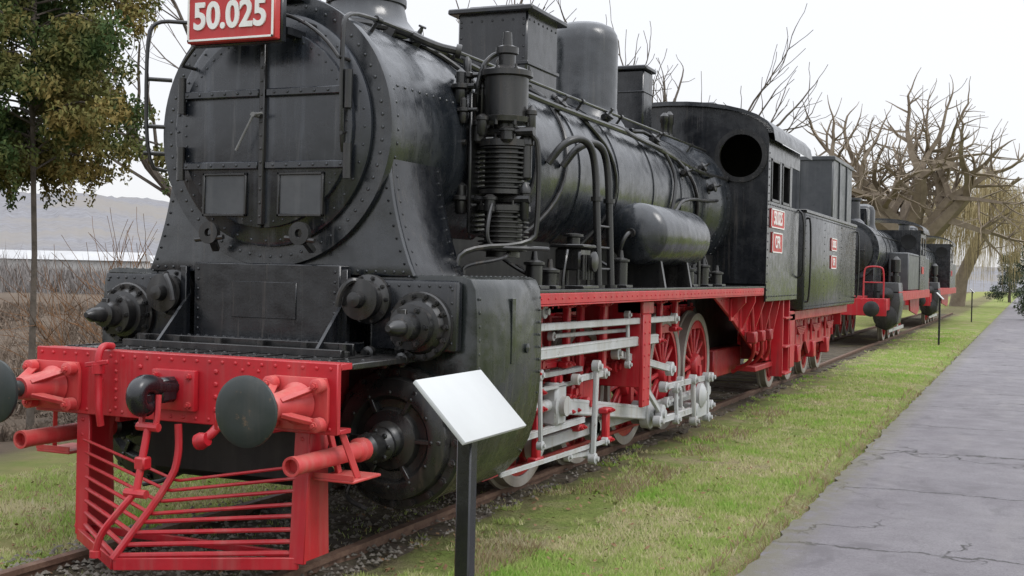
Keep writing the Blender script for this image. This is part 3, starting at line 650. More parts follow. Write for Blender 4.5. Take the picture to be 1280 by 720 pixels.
def plate(parent,s,y0,y1,z0,z1,x,txt,size):
    m=MB(); m.box(x,x+.02,y0,y1,z0,z1,.004); p=m.build('number_plate',PLT,parent)
    f=MB(); t=.018
    for q in ((y0,y1,z0,z0+t),(y0,y1,z1-t,z1),(y0,y0+t,z0,z1),(y1-t,y1,z0,z1)): f.box(x+.018,x+.026,*q,.001)
    f.build('plate_border',WHT,p)
    text('plate_lettering',txt,size,WHT,(x+.024,(y0+y1)/2,(z0+z1)/2),'x',p,.004,.004,.85)
plate(loco,1,17.40,18.38,2.62,2.90,ox(1.5),'50.025',.28)
plate(loco,1,17.52,18.26,2.26,2.56,ox(1.5),'CFR',.25)
m=MB(); m.tube(chaikin([(ox(1.5),19.65,1.9),(ox(1.6),19.65,1.95),(ox(1.6),19.65,2.2),(ox(1.6),19.65,2.9),(ox(1.5),19.65,3.0)]),.018,8)
part(m,'cab_handrail',BLKM)
# front number plate
npt=MB(); Yp=6.78; a=PY(233,56,Yp); b=PY(343,46,Yp); zb=(a.z+b.z)/2; xa,xb=a.x,b.x; H=.335
npt.box(xa,xb,Yp,Yp+.07,zb,zb+H,.008); 
nb=part(npt,'number_plate',PLT)
f=MB(); t=.014
for (p,q,r_,s_) in ((xa+.01,xb-.01,zb+.01,zb+.01+t),(xa+.01,xb-.01,zb+H-.01-t,zb+H-.01),(xa+.01,xa+.01+t,zb+.01,zb+H-.01),(xb-.01-t,xb-.01,zb+.01,zb+H-.01)): f.box(p,q,Yp-.008,Yp+.002,r_,s_,.001)
part(f,'plate_border',WHT,nb)
text('plate_lettering','50.025',.255,WHT,((xa+xb)/2,Yp-.004,zb+H/2+.004),'y',nb,.007,.007,.88)
m=MB(); m.box(xa-.01,xb+.01,Yp+.072,Yp+.13,zb-.015,zb+H+.02,.01); m.box(X0-.3,X0-.22,Yp+.13,7.4,zb+.05,zb+.1); m.box(X0+.22,X0+.3,Yp+.13,7.4,zb+.05,zb+.1); m.box(X0-.25,X0+.25,7.1,7.3,ZC+.9,ZC+1.05)
part(m,'plate_bracket',BLK)
# front beam
m=MB(); BW=1.19; m.box(ox(-BW),ox(BW),6.19,6.235,.90,1.335,.006); m.box(ox(-BW),ox(BW),6.235,6.36,1.29,1.33,.004); m.box(ox(-BW),ox(BW),6.235,6.36,.90,.93,.004)
for zz in (.935,1.30): m.line((ox(-BW+.05),6.19,zz),(ox(BW-.05),6.19,zz),24,(0,-1,0),.013)
for xx in (-.62,-.5,.5,.62): m.line((ox(xx),6.19,.96),(ox(xx),6.19,1.26),6,(0,-1,0),.013)
for xx in (-.30,.3): m.line((ox(xx),6.19,1.0),(ox(xx),6.19,1.24),4,(0,-1,0),.018)
beam=part(m,'buffer_beam',RED)
PL=-.80; PR=.93
for xx in (PL,PR):
    m=MB(); m.prism([(6.236,.9),(6.236,.35),(6.20,.10),(6.52,.10),(6.48,.9)],ox(xx)-.016,ox(xx)+.016,'yz')
    m.line((ox(xx)+.016,6.27,.4),(ox(xx)+.016,6.27,.85),6,(1,0,0),.014)
    m.bar((ox(xx),6.235,.9),(ox(xx)+(.04 if xx<0 else 0),6.19,.10),.11,.03,V(0,1,0)); m.bar((ox(xx),6.5,.9),(ox(xx)-.05,6.25,.12),.05,.05)
    m.line((ox(xx),6.21,.36),(ox(xx),6.22,.86),6,(0,-1,0),.015)
    part(m,'plough_bracket',RED)
m=MB(); AX_=ox(-.14); AP=5.80; rg=random.Random(5)
for i in range(8):
    k=i/7; z=.62-k*.47
    apx=V(AX_+.22*(1-k),AP+.30*(1-k),z-.075+.035*k+rg.uniform(-.008,.008))
    m.tube([(ox(PL)+.02*k,6.22,z+.09*(1-k)+.02),apx+V(-.02,.01,0),apx+V(.02,.01,0),(ox(PR),6.22,z+.06*(1-k)+.01+rg.uniform(-.008,.008))],.010+.007*k,8)
m.tube(chaikin([(AX_+.2,6.13,.9),(AX_+.22,6.12,.72),(AX_+.20,AP+.28,.55),(AX_,AP-.02,.09)],2),.024,8)
m.bar((ox(PL),6.2,.10),(AX_,AP-.01,.06),.035,.075); m.bar((AX_,AP-.01,.06),(ox(PR),6.2,.10),.035,.075)
m.bar((ox(PL),6.28,.12),(ox(PR),6.28,.12),.03,.05)
part(m,'rail_guard',RED)
for s in (-1,1):
    bx_=ox(.93) if s>0 else ox(-1.0); bz=1.085
    m=MB(); 
    pl=[(bx_-.19,bz-.16),(bx_+.19,bz-.16),(bx_+.21,bz-.1),(bx_+.21,bz+.1),(bx_+.19,bz+.16),(bx_-.19,bz+.16),(bx_-.21,bz+.1),(bx_-.21,bz-.1)]
    m.prism(pl,6.16,6.19,bev=.004)
    m.lathe([(.11,0),(.13,-.02),(.105,-.05),(.085,-.18),(.075,-.30),(.07,-.31),(.0,-.31)],(bx_,6.165,bz),(0,1,0),24)
    for a in (35,-35,145,-145):
        d=V(math.cos(rad(a)),0,math.sin(rad(a))); p=V(bx_,6.15,bz)
        m.bar(p+d*.20,V(bx_,5.9,bz)+d*.06,.03,.05,V(0,1,0)); m.lathe([(.045,0),(.045,-.06),(.03,-.07)],p+d*.205,(0,1,0),12); m.bolt(p+d*.205+V(0,-.06,0),(0,-1,0),.024,.02)
    bf=part(m,'buffer',REDF)
    m=MB(); m.lathe([(0,-.015),(.1,-.013),(.18,-.006),(.206,.010),(.206,.030),(.18,.04),(.08,.06),(.055,.09),(.05,.30),(0,.3)],(bx_,5.62,bz),(0,1,0),56)
    part(m,'buffer_head',BUF,bf)
m=MB(); m.box(ox(-.17),ox(.17),6.14,6.19,.98,1.24,.01,seg=2); 
for a in (-.13,.13):
    for b in (1.02,1.2): m.bolt((ox(a),6.14,b),(0,-1,0),.022,.02)
part(m,'drawhook_plate',RED)
m=MB(); hk=chaikin([(ox(0),6.15,1.13),(ox(0),6.0,1.14),(ox(0),5.90,1.17),(ox(0),5.82,1.15),(ox(0),5.80,1.08),(ox(0),5.84,1.02),(ox(0),5.92,1.02),(ox(0),5.95,1.06)]); m.tube(hk,[.055+.012*math.sin(PI*i/(len(hk)-1))-.02*(i/(len(hk)-1))**3 for i in range(len(hk))],12)
m.box(ox(-.05),ox(.05),5.98,6.14,1.04,1.2,.02); m.box(ox(-.035),ox(.035),5.84,5.95,1.02,1.12,.02)
part(m,'drawhook',BLK)
m=MB()
m.tube(chaikin([(ox(.05),5.95,1.1),(ox(.06),5.93,.95),(ox(.05),5.92,.9)]),.02,8); m.tube(chaikin([(ox(-.05),5.95,1.1),(ox(-.06),5.93,.95),(ox(-.05),5.92,.9)]),.02,8)
m.tube([(ox(-.08),5.92,.9),(ox(.08),5.92,.9)],.028,8); m.tube([(ox(0),5.92,.9),(ox(-.01),5.83,.5)],.024,10); m.box(ox(-.045),ox(.035),5.84,5.92,.64,.72,.01)
m.tube([(ox(-.09),5.83,.5),(ox(.07),5.83,.5)],.028,8)
m.tube(chaikin([(ox(-.02),5.83,.5),(ox(-.10),5.77,.38),(ox(-.20),5.74,.25),(ox(-.24),5.74,.13)]),.022,8); m.lathe([(0,-.03),(.035,-.02),(.035,.02),(0,.03)],(ox(-.24),5.74,.12),(0,0,1),12)
part(m,'screw_coupling',RED)
for (xx,l) in ((-.56,1),(.43,0)):
    m=MB()
    if l: m.tube(chaikin([(ox(xx),6.22,1.36),(ox(xx),6.12,1.37),(ox(xx),6.08,1.28),(ox(xx),6.1,1.1),(ox(xx+.02),6.08,.95),(ox(xx+.02),6.1,.85)]),.024,10); m.lathe([(.042,-.03),(.042,.03)],(ox(xx),6.09,1.22),(0,0,1),12); m.bar((ox(xx-.1),6.08,1.24),(ox(xx+.1),6.07,1.27),.02,.03)
    else: m.tube(chaikin([(ox(xx),6.18,.93),(ox(xx-.02),6.08,.92),(ox(xx-.04),6.02,.86),(ox(xx-.1),5.98,.82)]),.03,10); m.lathe([(.05,-.03),(.055,.0),(.04,.05)],(ox(xx-.08),5.99,.83),(1,0,.3),12); m.bar((ox(xx-.02),6.05,.88),(ox(xx),6.03,1.0),.02,.03)
    part(m,'brake_pipe',RED)
for s in (-1,1):
    m=MB(); x=ox(s*1.12)
    m.box(x-.15,x+.14,6.28,6.62,.60,.62,.006); m.bar((x-s*.1,6.5,.62),(x-s*.12,6.4,.93),.03,.04); m.bar((x+s*.1,6.4,.62),(x+s*.02,6.32,.92),.03,.04); m.box(x-.15,x+.14,6.28,6.29,.62,.65)
    part(m,'footstep',REDF)
m=MB(); m.box(ox(-.7),ox(.7),6.7,6.75,.5,1.28); m.box(ox(-.9),ox(.9),7.3,8.4,.5,1.3); m.tube([(ox(-.7),6.9,.5),(ox(.7),6.9,.5)],.08,12)
part(m,'front_stretcher',BLKD)
# ---------------- TENDER ----------------
TY0,TY1=20.35,26.6
ten=thing('coal_tender','black tender with raised coal bunker and red bogies behind the 50.025 cab','tender',(X0,23.5,0))
m=MB(); m.box(ox(-1.5),ox(1.5),TY0,TY1,1.36,3.02,.03,seg=2)
m.line((ox(1.502),TY0+.06,2.95),(ox(1.502),TY1-.06,2.95),44,(1,0,0),.012); m.line((ox(1.502),TY0+.06,1.42),(ox(1.502),TY1-.06,1.42),44,(1,0,0),.012)
for yy in (TY0+.06,22.4,24.5,TY1-.06): m.line((ox(1.502),yy,1.5),(ox(1.502),yy,2.9),12,(1,0,0),.012)
m.box(ox(-1.52),ox(1.52),TY0-.01,TY1+.01,2.99,3.05,.01)
part(m,'water_tank',BLK,ten)
m=MB(); m.box(ox(-1.4),ox(1.4),23.9,26.5,3.05,4.24,.03); m.box(ox(-1.43),ox(1.43),23.87,26.53,4.20,4.28,.01)
for yy in (24.6,25.6): m.box(ox(1.4),ox(1.43),yy,yy+.06,3.06,4.20,.005)
for xx in (-.7,0,.7): m.box(ox(xx),ox(xx)+.06,23.87,23.9,3.06,4.20,.005)
part(m,'coal_bunker',GYB,ten)
m=MB(); m.box(ox(-1.0),ox(1.0),TY0-.4,TY1+.2,1.15,1.36,.01); m.box(ox(1.0),ox(1.35),TY0-.3,TY1,1.18,1.34,.01); m.box(ox(1.0),ox(1.35),TY0-.3,TY0+.1,.4,1.3,.01); m.box(ox(-1.2),ox(1.2),TY1+.15,TY1+.2,.9,1.36)
part(m,'tender_frame',RED,ten)
for by in (21.6,25.0):
    for s in (-1,1):
        m=MB()
        m.prism([(by-1.65,1.15),(by+1.65,1.15),(by+1.6,.7),(by+1.2,.42),(by+.5,.6),(by-.5,.6),(by-1.2,.42),(by-1.6,.7)],ox(s*1.0)-.025,ox(s*1.0)+.025,'yz')
        m.line((ox(s*1.025),by-1.5,1.1),(ox(s*1.025),by+1.5,1.1),16,(s,0,0),.018)
        for w in (-.85,.85):
            m.box(ox(s*1.0)-.08,ox(s*1.0)+.09,by+w-.14,by+w+.14,.34,.66,.02)
            for k in range(5): m.box(ox(s*1.08)-.04,ox(s*1.08)+.04,by+w-.46+.06*k,by+w+.46-.06*k,1.0-.03*k-.025,1.0-.03*k,.004)
            for q in (-.46,.46): m.tube([(ox(s*1.08),by+w+q,.7),(ox(s*1.08),by+w+q,1.1)],.025,8)
        part(m,'bogie_frame',RED,ten)
    for w in (-.85,.85):
        for s in (-1,1): wheel(ten,ox(s*.82),by+w,.5,10,s)
plate(ten,1,23.1,23.75,2.42,2.66,ox(1.5),'50.025',.18); plate(ten,1,23.1,23.75,2.08,2.33,ox(1.5),'CFR',.19)
for yy in (TY0+.1,TY1-.1):
    m=MB(); m.tube(chaikin([(ox(1.5),yy,1.5),(ox(1.58),yy,1.5),(ox(1.58),yy,2.9),(ox(1.5),yy,2.9)]),.018,8)
    part(m,'tender_handrail',BLKM,ten)
# ---------------- smaller locos ----------------
def small_loco(Y,L,label,tank,rb_,cabend,R2=.78,zc=2.75,name='steam_locomotive'):
    t=thing(name,label,'locomotive',(X0,Y+L/2,0),'older locomotives standing behind the first')
    P=lambda mb,n,mt,p=None:mb.build(n,mt,p or t)
    m=MB(); m.box(ox(-1.25),ox(1.25),Y+.6,Y+.66,.85,1.35,.01); m.box(ox(-1.25),ox(1.25),Y+.66,Y+1.0,1.3,1.34); m.line((ox(-1.2),Y+.6,1.3),(ox(1.2),Y+.6,1.3),16,(0,-1,0),.02)
    m.box(ox(-1.2),ox(-1.17),Y+.66,Y+2.6,1.0,1.34); m.box(ox(1.17),ox(1.2),Y+.66,Y+2.6,1.0,1.34); P(m,'buffer_beam',RED)
    for s in (-1,1):
        m=MB(); m.lathe([(.17,0),(.16,-.03),(.1,-.06),(.085,-.35),(0,-.36)],(ox(s*.9),Y+.6,1.06),(0,1,0),20); b=P(m,'buffer',RED)
        m=MB(); m.lathe([(0,-.03),(.15,-.02),(.22,.0),(.22,.04),(.05,.08),(.05,.25)],(ox(s*.9),Y+.03,1.06),(0,1,0),28); P(m,'buffer_head',BLKM,b)
        m=MB(); m.tube(chaikin([(ox(s*.6),Y+.7,1.34),(ox(s*.6),Y+.7,2.15),(ox(s*.7),Y+.7,2.25),(ox(s*1.05),Y+.7,2.25),(ox(s*1.15),Y+.7,2.15),(ox(s*1.15),Y+.7,1.34)]),.024,8); m.tube([(ox(s*.6),Y+.7,1.8),(ox(s*1.15),Y+.7,1.8)],.018,8); P(m,'front_handrail',RED)
        m=MB(); m.box(ox(s*.8),ox(s*1.45),Y+2.0,Y+L-.6,1.50,1.54,.005); m.box(ox(s*1.42),ox(s*1.46),Y+3.0,Y+L-.6,1.26,1.50,.004); P(m,'running_board',RED)
        m=MB(); m.prism([(Y+9.2,1.5),(Y+L-.8,1.5),(Y+L-.8,.75),(Y+L-1.6,.6),(Y+9.6,.8)],ox(s*1.05),ox(s*1.1),'yz'); P(m,'side_frame',RED)
        m=MB(); m.prism([(ox(s*.7),1.8),(ox(s*1.42),1.8),(ox(s*1.48),1.2),(ox(s*1.4),.6),(ox(s*1.1),.38),(ox(s*.8),.5)],Y+2.0,Y+3.1,bev=.02); m.lathe([(.1,0),(.34,0),(.34,-.08),(.15,-.12),(0,-.13)],(ox(s*1.07),Y+2.0,.8),(0,1,0),28); m.lathe([(.05,0),(.2,0),(.2,-.07),(0,-.15)],(ox(s*1.1),Y+2.0,1.45),(0,1,0),24); P(m,'cylinder',BLKM)
        for i in range(4): wheel(t,ox(s*.76),Y+4.0+i*1.5,.62,12,s,-90)
        for (q0,q1,hh) in (((.96,4.0,.30),(.96,8.5,.30),.11),((1.08,3.0,.75),(1.08,5.5,.45),.12),((1.15,3.0,1.2),(1.15,5.2,1.15),.09)):
            m=MB(); m.bar((ox(s*q0[0]),Y+q0[1],q0[2]),(ox(s*q1[0]),Y+q1[1],q1[2]),.05,hh); P(m,'driving_rod',GRY)
    m=MB(); m.lathe([(.1,0),(R2+.03,0),(R2+.04,.06),(R2,.08),(R2,2.0),(R2-.03,2.02),(R2-.03,rb_),(.1,rb_)],(X0,Y+1.7,zc),(0,1,0),56); m.ring((X0,Y+1.7,zc),R2,36,(0,-1,0),.016)
    for k in range(4): m.lathe([(R2-.03,-.04),(R2-.01,-.04),(R2-.01,.04),(R2-.03,.04)],(X0,Y+4.2+1.1*k,zc),(0,1,0),40,closed=True)
    bo=P(m,'boiler',BLKB)
    m=MB(); m.lathe([(.1,0),(R2-.12,0),(R2-.15,-.06),(R2-.4,-.12),(0,-.14)],(X0,Y+1.7,zc),(0,1,0),40); m.bar((ox(-.5),Y+1.58,zc),(ox(.5),Y+1.58,zc),.04,.05); m.lathe([(.08,0),(.08,-.08),(0,-.1)],(X0,Y+1.58,zc),(0,1,0),14); P(m,'smokebox_door',BLK,bo)
    m=MB(); m.box(ox(-.75),ox(.75),Y+1.8,Y+3.6,1.3,2.4,.02); P(m,'saddle',BLK)
    m=MB(); m.box(ox(-.58),ox(.58),Y+.9,Y+L-.5,.9,1.4,.01); P(m,'frame',REDD)
    m=MB(); m.lathe([(.4,-.1),(.35,.0),(.24,.1),(.22,.6),(.27,.66),(.27,.72),(.2,.72)],(X0,Y+2.4,zc+R2),(0,0,1),28); P(m,'chimney',BLK)
    m=MB(); m.lathe([(.45,-.15),(.38,0),(.36,.1),(.36,.5),(.3,.64),(.15,.72),(0,.73)],(X0,Y+5.0,zc+R2-.03),(0,0,1),32); P(m,'steam_dome',BLK)
    m=MB(); m.box(ox(-.3),ox(.3),Y+3.6,Y+4.2,zc+R2-.2,zc+R2+.5,.03); P(m,'sand_box',BLK)
    m=MB(); m.lathe([(.1,0),(.14,.02),(.14,.4),(.08,.42),(.08,.5),(.14,.52),(.14,.9),(.05,1.0)],(ox(1.15),Y+3.8,1.6),(0,0,1),18); P(m,'air_compressor',BLKM)
    if tank:
        for s in (-1,1):
            m=MB(); m.box(ox(s*.8),ox(s*1.42),Y+5.0,Y+cabend-2.2,1.55,2.75,.03)
            m.line((ox(s*1.422),Y+5.1,2.68),(ox(s*1.422),Y+cabend-2.3,2.68),30,(s,0,0),.015); P(m,'side_tank',GYB)
    c0,c1=Y+cabend-2.2,Y+cabend
    m=MB()
    for s in (-1,1):
        a,b=sorted((ox(s*1.45),ox(s*1.42))); m.box(a,b,c0,c1,1.54,2.75,.004); m.box(a,b,c0,c1,3.35,3.6,.004)
        for p in (c0,(c0+c1)/2-.1,c1-.2): m.box(a,b,p,p+.2,2.75,3.35)
    m.box(ox(-1.42),ox(1.42),c0,c0+.03,1.54,3.6); m.box(ox(-1.42),ox(1.42),c1-.03,c1,1.54,2.8); cb=P(m,'cab',BLK)
    m=MB(); rp=[(ox(1.55*math.cos(PI*i/14)),3.55+.45*math.sin(PI*i/14)**.8) for i in range(15)]; m.prism(rp+[(x,z-.05) for x,z in rp[::-1]],c0-.15,c1+.2); P(m,'roof',BLKB,cb)
    for s in (-1,1):
        m=MB(); m.lathe([(.0,.0),(.2,.0),(.24,-.02),(.26,-.02),(.26,.02)],(ox(s*1.05),c0-.012,3.2),(0,1,0),20); P(m,'round_window',DRK,cb)
    m=MB(); m.tube([(ox(.7),Y+1.9,zc+.5),(ox(.7),c0,zc+.5)],.02,6); P(m,'handrail',BLKM)
    if cabend<L-1: m=MB(); m.box(ox(-1.4),ox(1.4),c1+.3,Y+L-.3,1.4,2.7,.03); m.box(ox(-1.1),ox(1.1),c1+.5,Y+L-.5,2.7,3.3,.03); P(m,'coal_bunker',GYB)
    m=MB(); m.box(ox(1.455),ox(1.475),c0+.6,c0+1.3,2.1,2.35,.003); P(m,'number_plate',PLT)
small_loco(34.6,13.8,'black and red steam locomotive directly behind the tender, with grey side tank',True,6.0,11.0,.86,2.72)
small_loco(50.5,15,'small dark steam locomotive last in the line near the far signs',False,7.2,11.5,.86,2.7)
# ---------------- SETTING ----------------
def coords(a,b,fine0,fine1,st):
    c=list(np.arange(fine0,fine1+1e-6,st)); x=fine1; s=st
    while x<b: s*=1.35; x+=s; c.append(min(x,b))
    x=fine0; s=st
    while x>a: s*=1.35; x-=s; c.insert(0,max(x,a))
    return c
xs=coords(-1500,1500,-14,3,.25); ys=coords(-60,2500,3,44,.3)
def gz(x,y):
    z=-.10+.035*noise.noise(V(x*.5,y*.5,0))+.02*noise.noise(V(x*1.7,y*1.7,3))
    if -1.95<x<2.2: z=-.17
    elif -2.3<x<=-1.95: z=min(z,-.11)
    if x>2.2: z=-.1
    if x<-8: z-=min(.5,(-8-x)*.06); z+= .12*noise.noise(V(x*.15,y*.15,7)) if x>-60 else 0
    return z
gv=[V(x,y,gz(x,y)) for y in ys for x in xs]; nx=len(xs)
gm=MB(); gm.v=gv; gm.f=[[j*nx+i,j*nx+i+1,(j+1)*nx+i+1,(j+1)*nx+i] for j in range(len(ys)-1) for i in range(nx-1)]
n=N('grass_ground'); g=n.mix(n.rng(n.noise(3,6,.7),.35,.65),(.16,.235,.05),(.27,.29,.10))
g=n.mix(n.rng(n.noise(.9,6,.7),.50,.64),g,(.34,.29,.17)); g=n.mix(n.rng(n.noise(25,4,.7),.5,.75),g,(.10,.11,.035))
px=n.sep(n.pos.outputs['Position'],0); nr=n.math('ADD',px,n.math('MULTIPLY',n.noise(1.4,5,.7),1.6)); g=n.mix(n.math('MULTIPLY',n.rng(nr,-2.75,-3.25),.75),g,(.15,.12,.08))
wx=n.math('ADD',px,n.math('MULTIPLY',n.noise(.6,4,.6),3.0))
brown=n.mix(n.rng(n.noise(1.1,7,.75),.35,.65),(.17,.13,.095),(.09,.07,.055))
gl=n.mix(n.rng(n.noise(2.5,6,.7),.35,.65),(.17,.22,.055),(.28,.25,.11))
g=n.mix(n.rng(px,-5.4,-6.2),g,gl)
g=n.mix(n.rng(wx,-7.5,-9.0),g,brown); 
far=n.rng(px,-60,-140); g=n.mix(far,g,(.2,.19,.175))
n.col(g); n.rough(.95); n.bump(n.noise(35,5,.7),1,.05); n.b.inputs['Specular IOR Level'].default_value=.1
gr=gm.build('ground',n.m,None,recalc=False); gr['kind']='structure'
n=N('worn_asphalt'); c=n.mix(n.rng(n.noise(.7,6,.7),.3,.7),(.145,.132,.143),(.190,.176,.185)); c=n.mix(n.rng(n.noise(60,5,.8),.45,.7),c,(.08,.073,.078))
c=n.mix(n.rng(n.noise(120,2,.8),.62,.72),c,(.31,.30,.30)); c=n.mix(n.rng(n.noise(1.1,7,.75,None,.6),.54,.62),c,(.115,.105,.112)); c=n.mix(n.math('MULTIPLY',n.rng(n.noise(.35,5,.7,n.mapp((2.4,.5,1))),.52,.66),.5),c,(.22,.205,.20))
py=n.sep(n.pos.outputs['Position'],1); wob=n.math('MULTIPLY',n.noise(1.3,6,.75),.6); yy_=n.math('ADD',py,wob)
md=n.math('ABSOLUTE',n.math('SUBTRACT',n.math('FRACT',n.math('MULTIPLY',yy_,1/2.7)),.5)); jt=n.rng(md,.011,.004)
vo=n.n.new('ShaderNodeTexVoronoi'); vo.feature='DISTANCE_TO_EDGE'; vo.inputs['Scale'].default_value=.28
ad=n.n.new('ShaderNodeVectorMath'); ad.operation='ADD'; nt=n.n.new('ShaderNodeTexNoise'); nt.inputs['Scale'].default_value=2.2; nt.inputs['Detail'].default_value=6
n.l.new(n.pos.outputs['Position'],nt.inputs['Vector']); n.l.new(n.pos.outputs['Position'],ad.inputs[0]); n.l.new(nt.outputs['Color'],ad.inputs[1]); n.l.new(ad.outputs[0],vo.inputs['Vector'])
cr=n.math('MULTIPLY',n.rng(vo.outputs['Distance'],.007,.002),n.rng(n.noise(.5,2,.5),.44,.52))
ck=n.math('MULTIPLY',n.math('MAXIMUM',jt,cr),n.rng(n.noise(6,4,.6),.3,.45,.35,1)); c=n.mix(ck,c,(.04,.036,.034)); 
edge=n.rng(n.sep(n.pos.outputs['Position'],0),-1.40,-1.74); c=n.mix(n.math('MULTIPLY',edge,n.rng(n.noise(8,5,.7),.36,.52)),c,(.13,.12,.08))
n.col(c); n.rough(n.rng(n.noise(3,5,.6),.3,.7,.55,.85)); b_=n.bump(n.noise(110,4,.8),.8,.008); n.bump(n.math('SUBTRACT',1,ck),.6,.012,b_)
m=MB(); yv=list(np.arange(-6,60,.12))+list(np.arange(60,220,2))
for y in yv:
    e=-1.74+.05*noise.noise(V(y*1.3,0,5))+.055*noise.noise(V(y*5,0,9)); m.v+= [V(e,y,-.13),V(e,y,-.085),V(e+.35,y,-.078),V(0,y,-.07),V(1.9,y,-.085)]
for i in range(len(yv)-1):
    for k in range(4): m.f.append([i*5+k,i*5+k+1,i*5+5+k+1,i*5+5+k])
pt=m.build('path',n.m,None,recalc=False); pt['kind']='structure'
m=MB(); yv=list(np.arange(-4,75,.25)); 
for y in yv:
    a=-6.35+.15*noise.noise(V(y*.8,1,0)); b=-3.98+.16*noise.noise(V(y*.8,4,0)); q=[a,-6,-5.6,-5.2,-4.8,-4.4,b-.15,b]
    for i,x in enumerate(q): m.v.append(V(x,y,(-.16 if i in (0,7) else -.085+.03*noise.noise(V(x*4,y*4,0)))))
for i in range(len(yv)-1):
    for k in range(7): m.f.append([i*8+k,i*8+k+1,i*8+8+k+1,i*8+8+k])
tb=m.build('track_bed',BED,None,recalc=False); tb['kind']='structure'
trk=thing('railway_track','rusty railway track under the three locomotives','railway track',(X0,30,0))
for s in (-1,1):
    m=MB(); x=ox(s*.752); pf=[(-.035,0),(.035,0),(.035,-.035),(.01,-.045),(.01,-.12),(.06,-.14),(-.06,-.14),(-.01,-.12),(-.01,-.045),(-.035,-.035)]
    m.prism([(x+a,b+.0) for a,b in pf],-4,75); part(m,'rail',RAILM,trk)
for i in range(60):
    y=-3.5+i*.68; m=MB(); m.box(ox(-.98),ox(.98),y,y+.24,-.2,-.075,.015); part(m,'sleeper',WOOD,trk)
m=MB()
for i in range(5000):
    y=1/(1/5+(1/22-1/5)*random.random()); x=random.uniform(-6.2,-3.95); s=random.uniform(.008,.028); p=V(x,y,-.075+.02*random.random()); b=len(m.v)
    for q in ((1,0,0),(-1,0,0),(0,1,0),(0,-1,0),(0,0,1)): m.v.append(p+V(q[0]*random.uniform(.7,1.2),q[1]*random.uniform(.7,1.2),q[2]*random.uniform(.5,.9))*s)
    m.f+=[[b,b+2,b+4],[b+2,b+1,b+4],[b+1,b+3,b+4],[b+3,b,b+4]]
o=m.build('ballast_stones',simple('ballast_stone',(.22,.2,.17),(.10,.09,.075),3),None,recalc=False,sharp=10); tag(o,'small grey brown stones scattered between and beside the rails','gravel',kind='stuff')
def blades(name,regions,mat,hr=(.03,.075),thr=-.45):
    P_=[]
    for (x0,x1,y0,y1,n_) in regions:
        k=np.random.rand(n_); y=1/(1/y0+(1/y1-1/y0)*k); x=x0+(x1-x0)*np.random.rand(n_)
        P_.append(np.stack([x,y],1))
    P_=np.concatenate(P_)
    keep=np.array([noise.noise(V(p[0]*1.3,p[1]*1.3,2))+.6*noise.noise(V(p[0]*5,p[1]*5,2))>thr+(.75*max(0,(-3.0-p[0])) if p[0]>-4.3 else 0) for p in P_]); P_=P_[keep]; n_=len(P_)
    cl=np.array([noise.noise(V(p[0]*.9,p[1]*.9,12))*.5+.35*noise.noise(V(p[0]*4,p[1]*4,12))+.5 for p in P_])
    z=np.array([gz(p[0],p[1]) for p in P_])
    h=(hr[0]+(hr[1]-hr[0])*np.random.rand(n_)**1.5)*(.6+.9*cl); w=.003+.0005*P_[:,1]*(1+np.random.rand(n_))
    a=np.random.rand(n_)*2*PI; l=np.random.rand(n_)*2*PI; ln=h*(.3+.8*np.random.rand(n_))
    v=np.zeros((n_,3,3)); v[:,0,0]=P_[:,0]-np.cos(a)*w; v[:,0,1]=P_[:,1]-np.sin(a)*w; v[:,1,0]=P_[:,0]+np.cos(a)*w; v[:,1,1]=P_[:,1]+np.sin(a)*w
    v[:,2,0]=P_[:,0]+np.cos(l)*ln; v[:,2,1]=P_[:,1]+np.sin(l)*ln
    v[:,0,2]=z-.01;v[:,1,2]=z-.01;v[:,2,2]=z+h
    me=bpy.data.meshes.new(name); me.vertices.add(3*n_); me.vertices.foreach_set('co',v.reshape(-1)); me.loops.add(3*n_); me.loops.foreach_set('vertex_index',np.arange(3*n_)); me.polygons.add(n_); me.polygons.foreach_set('loop_start',np.arange(n_)*3); me.polygons.foreach_set('loop_total',np.full(n_,3)); me.update(calc_edges=True)
    at_=me.attributes.new('tint','FLOAT','FACE'); tv=np.clip(np.random.rand(n_)*.5+1.15*(.78-cl),0,1); at_.data.foreach_set('value',tv.astype(np.float32))
    me.materials.append(mat); o=bpy.data.objects.new(name,me); col.objects.link(o); return o
def blademat(name,a,b,c3):
    n=N(name); at_=n.n.new('ShaderNodeAttribute'); at_.attribute_name='tint'; f=at_.outputs['Fac']
    c=n.mix(n.rng(f,.1,.5),a,b); c=n.mix(n.rng(f,.55,.95),c,c3)
    df=n.n.new('ShaderNodeBsdfDiffuse'); tr=n.n.new('ShaderNodeBsdfTranslucent'); ms=n.n.new('ShaderNodeMixShader'); ms.inputs[0].default_value=.45
    n.l.new(c,df.inputs[0]); n.l.new(c,tr.inputs[0]); n.l.new(df.outputs[0],ms.inputs[1]); n.l.new(tr.outputs[0],ms.inputs[2])
    n.l.new(ms.outputs[0],n.n['Material Output'].inputs[0]); return n.m
o=blades('grass',[(-4.15,-1.7,4.2,50,180000),(-8.6,-6.0,5,16,60000),(-5.9,-3.8,4.2,14,9000)],blademat('grass_blade',(.26,.44,.08),(.40,.47,.16),(.60,.53,.34)),(.014,.050)); tag(o,'short green grass with dry yellow patches along the path and track','grass',kind='stuff')
o=blades('dry_grass_tufts',[(-4.05,-3.2,7,18,9000),(-2.0,-1.68,5,40,4500),(-8.5,-6.1,6,14,2500)],blademat('dry_grass',(.42,.36,.22),(.30,.23,.13),(.5,.45,.3)),(.04,.10),-.25); tag(o,'longer dry brown grass tufts along the track edge','dry grass',kind='stuff')
m=MB()
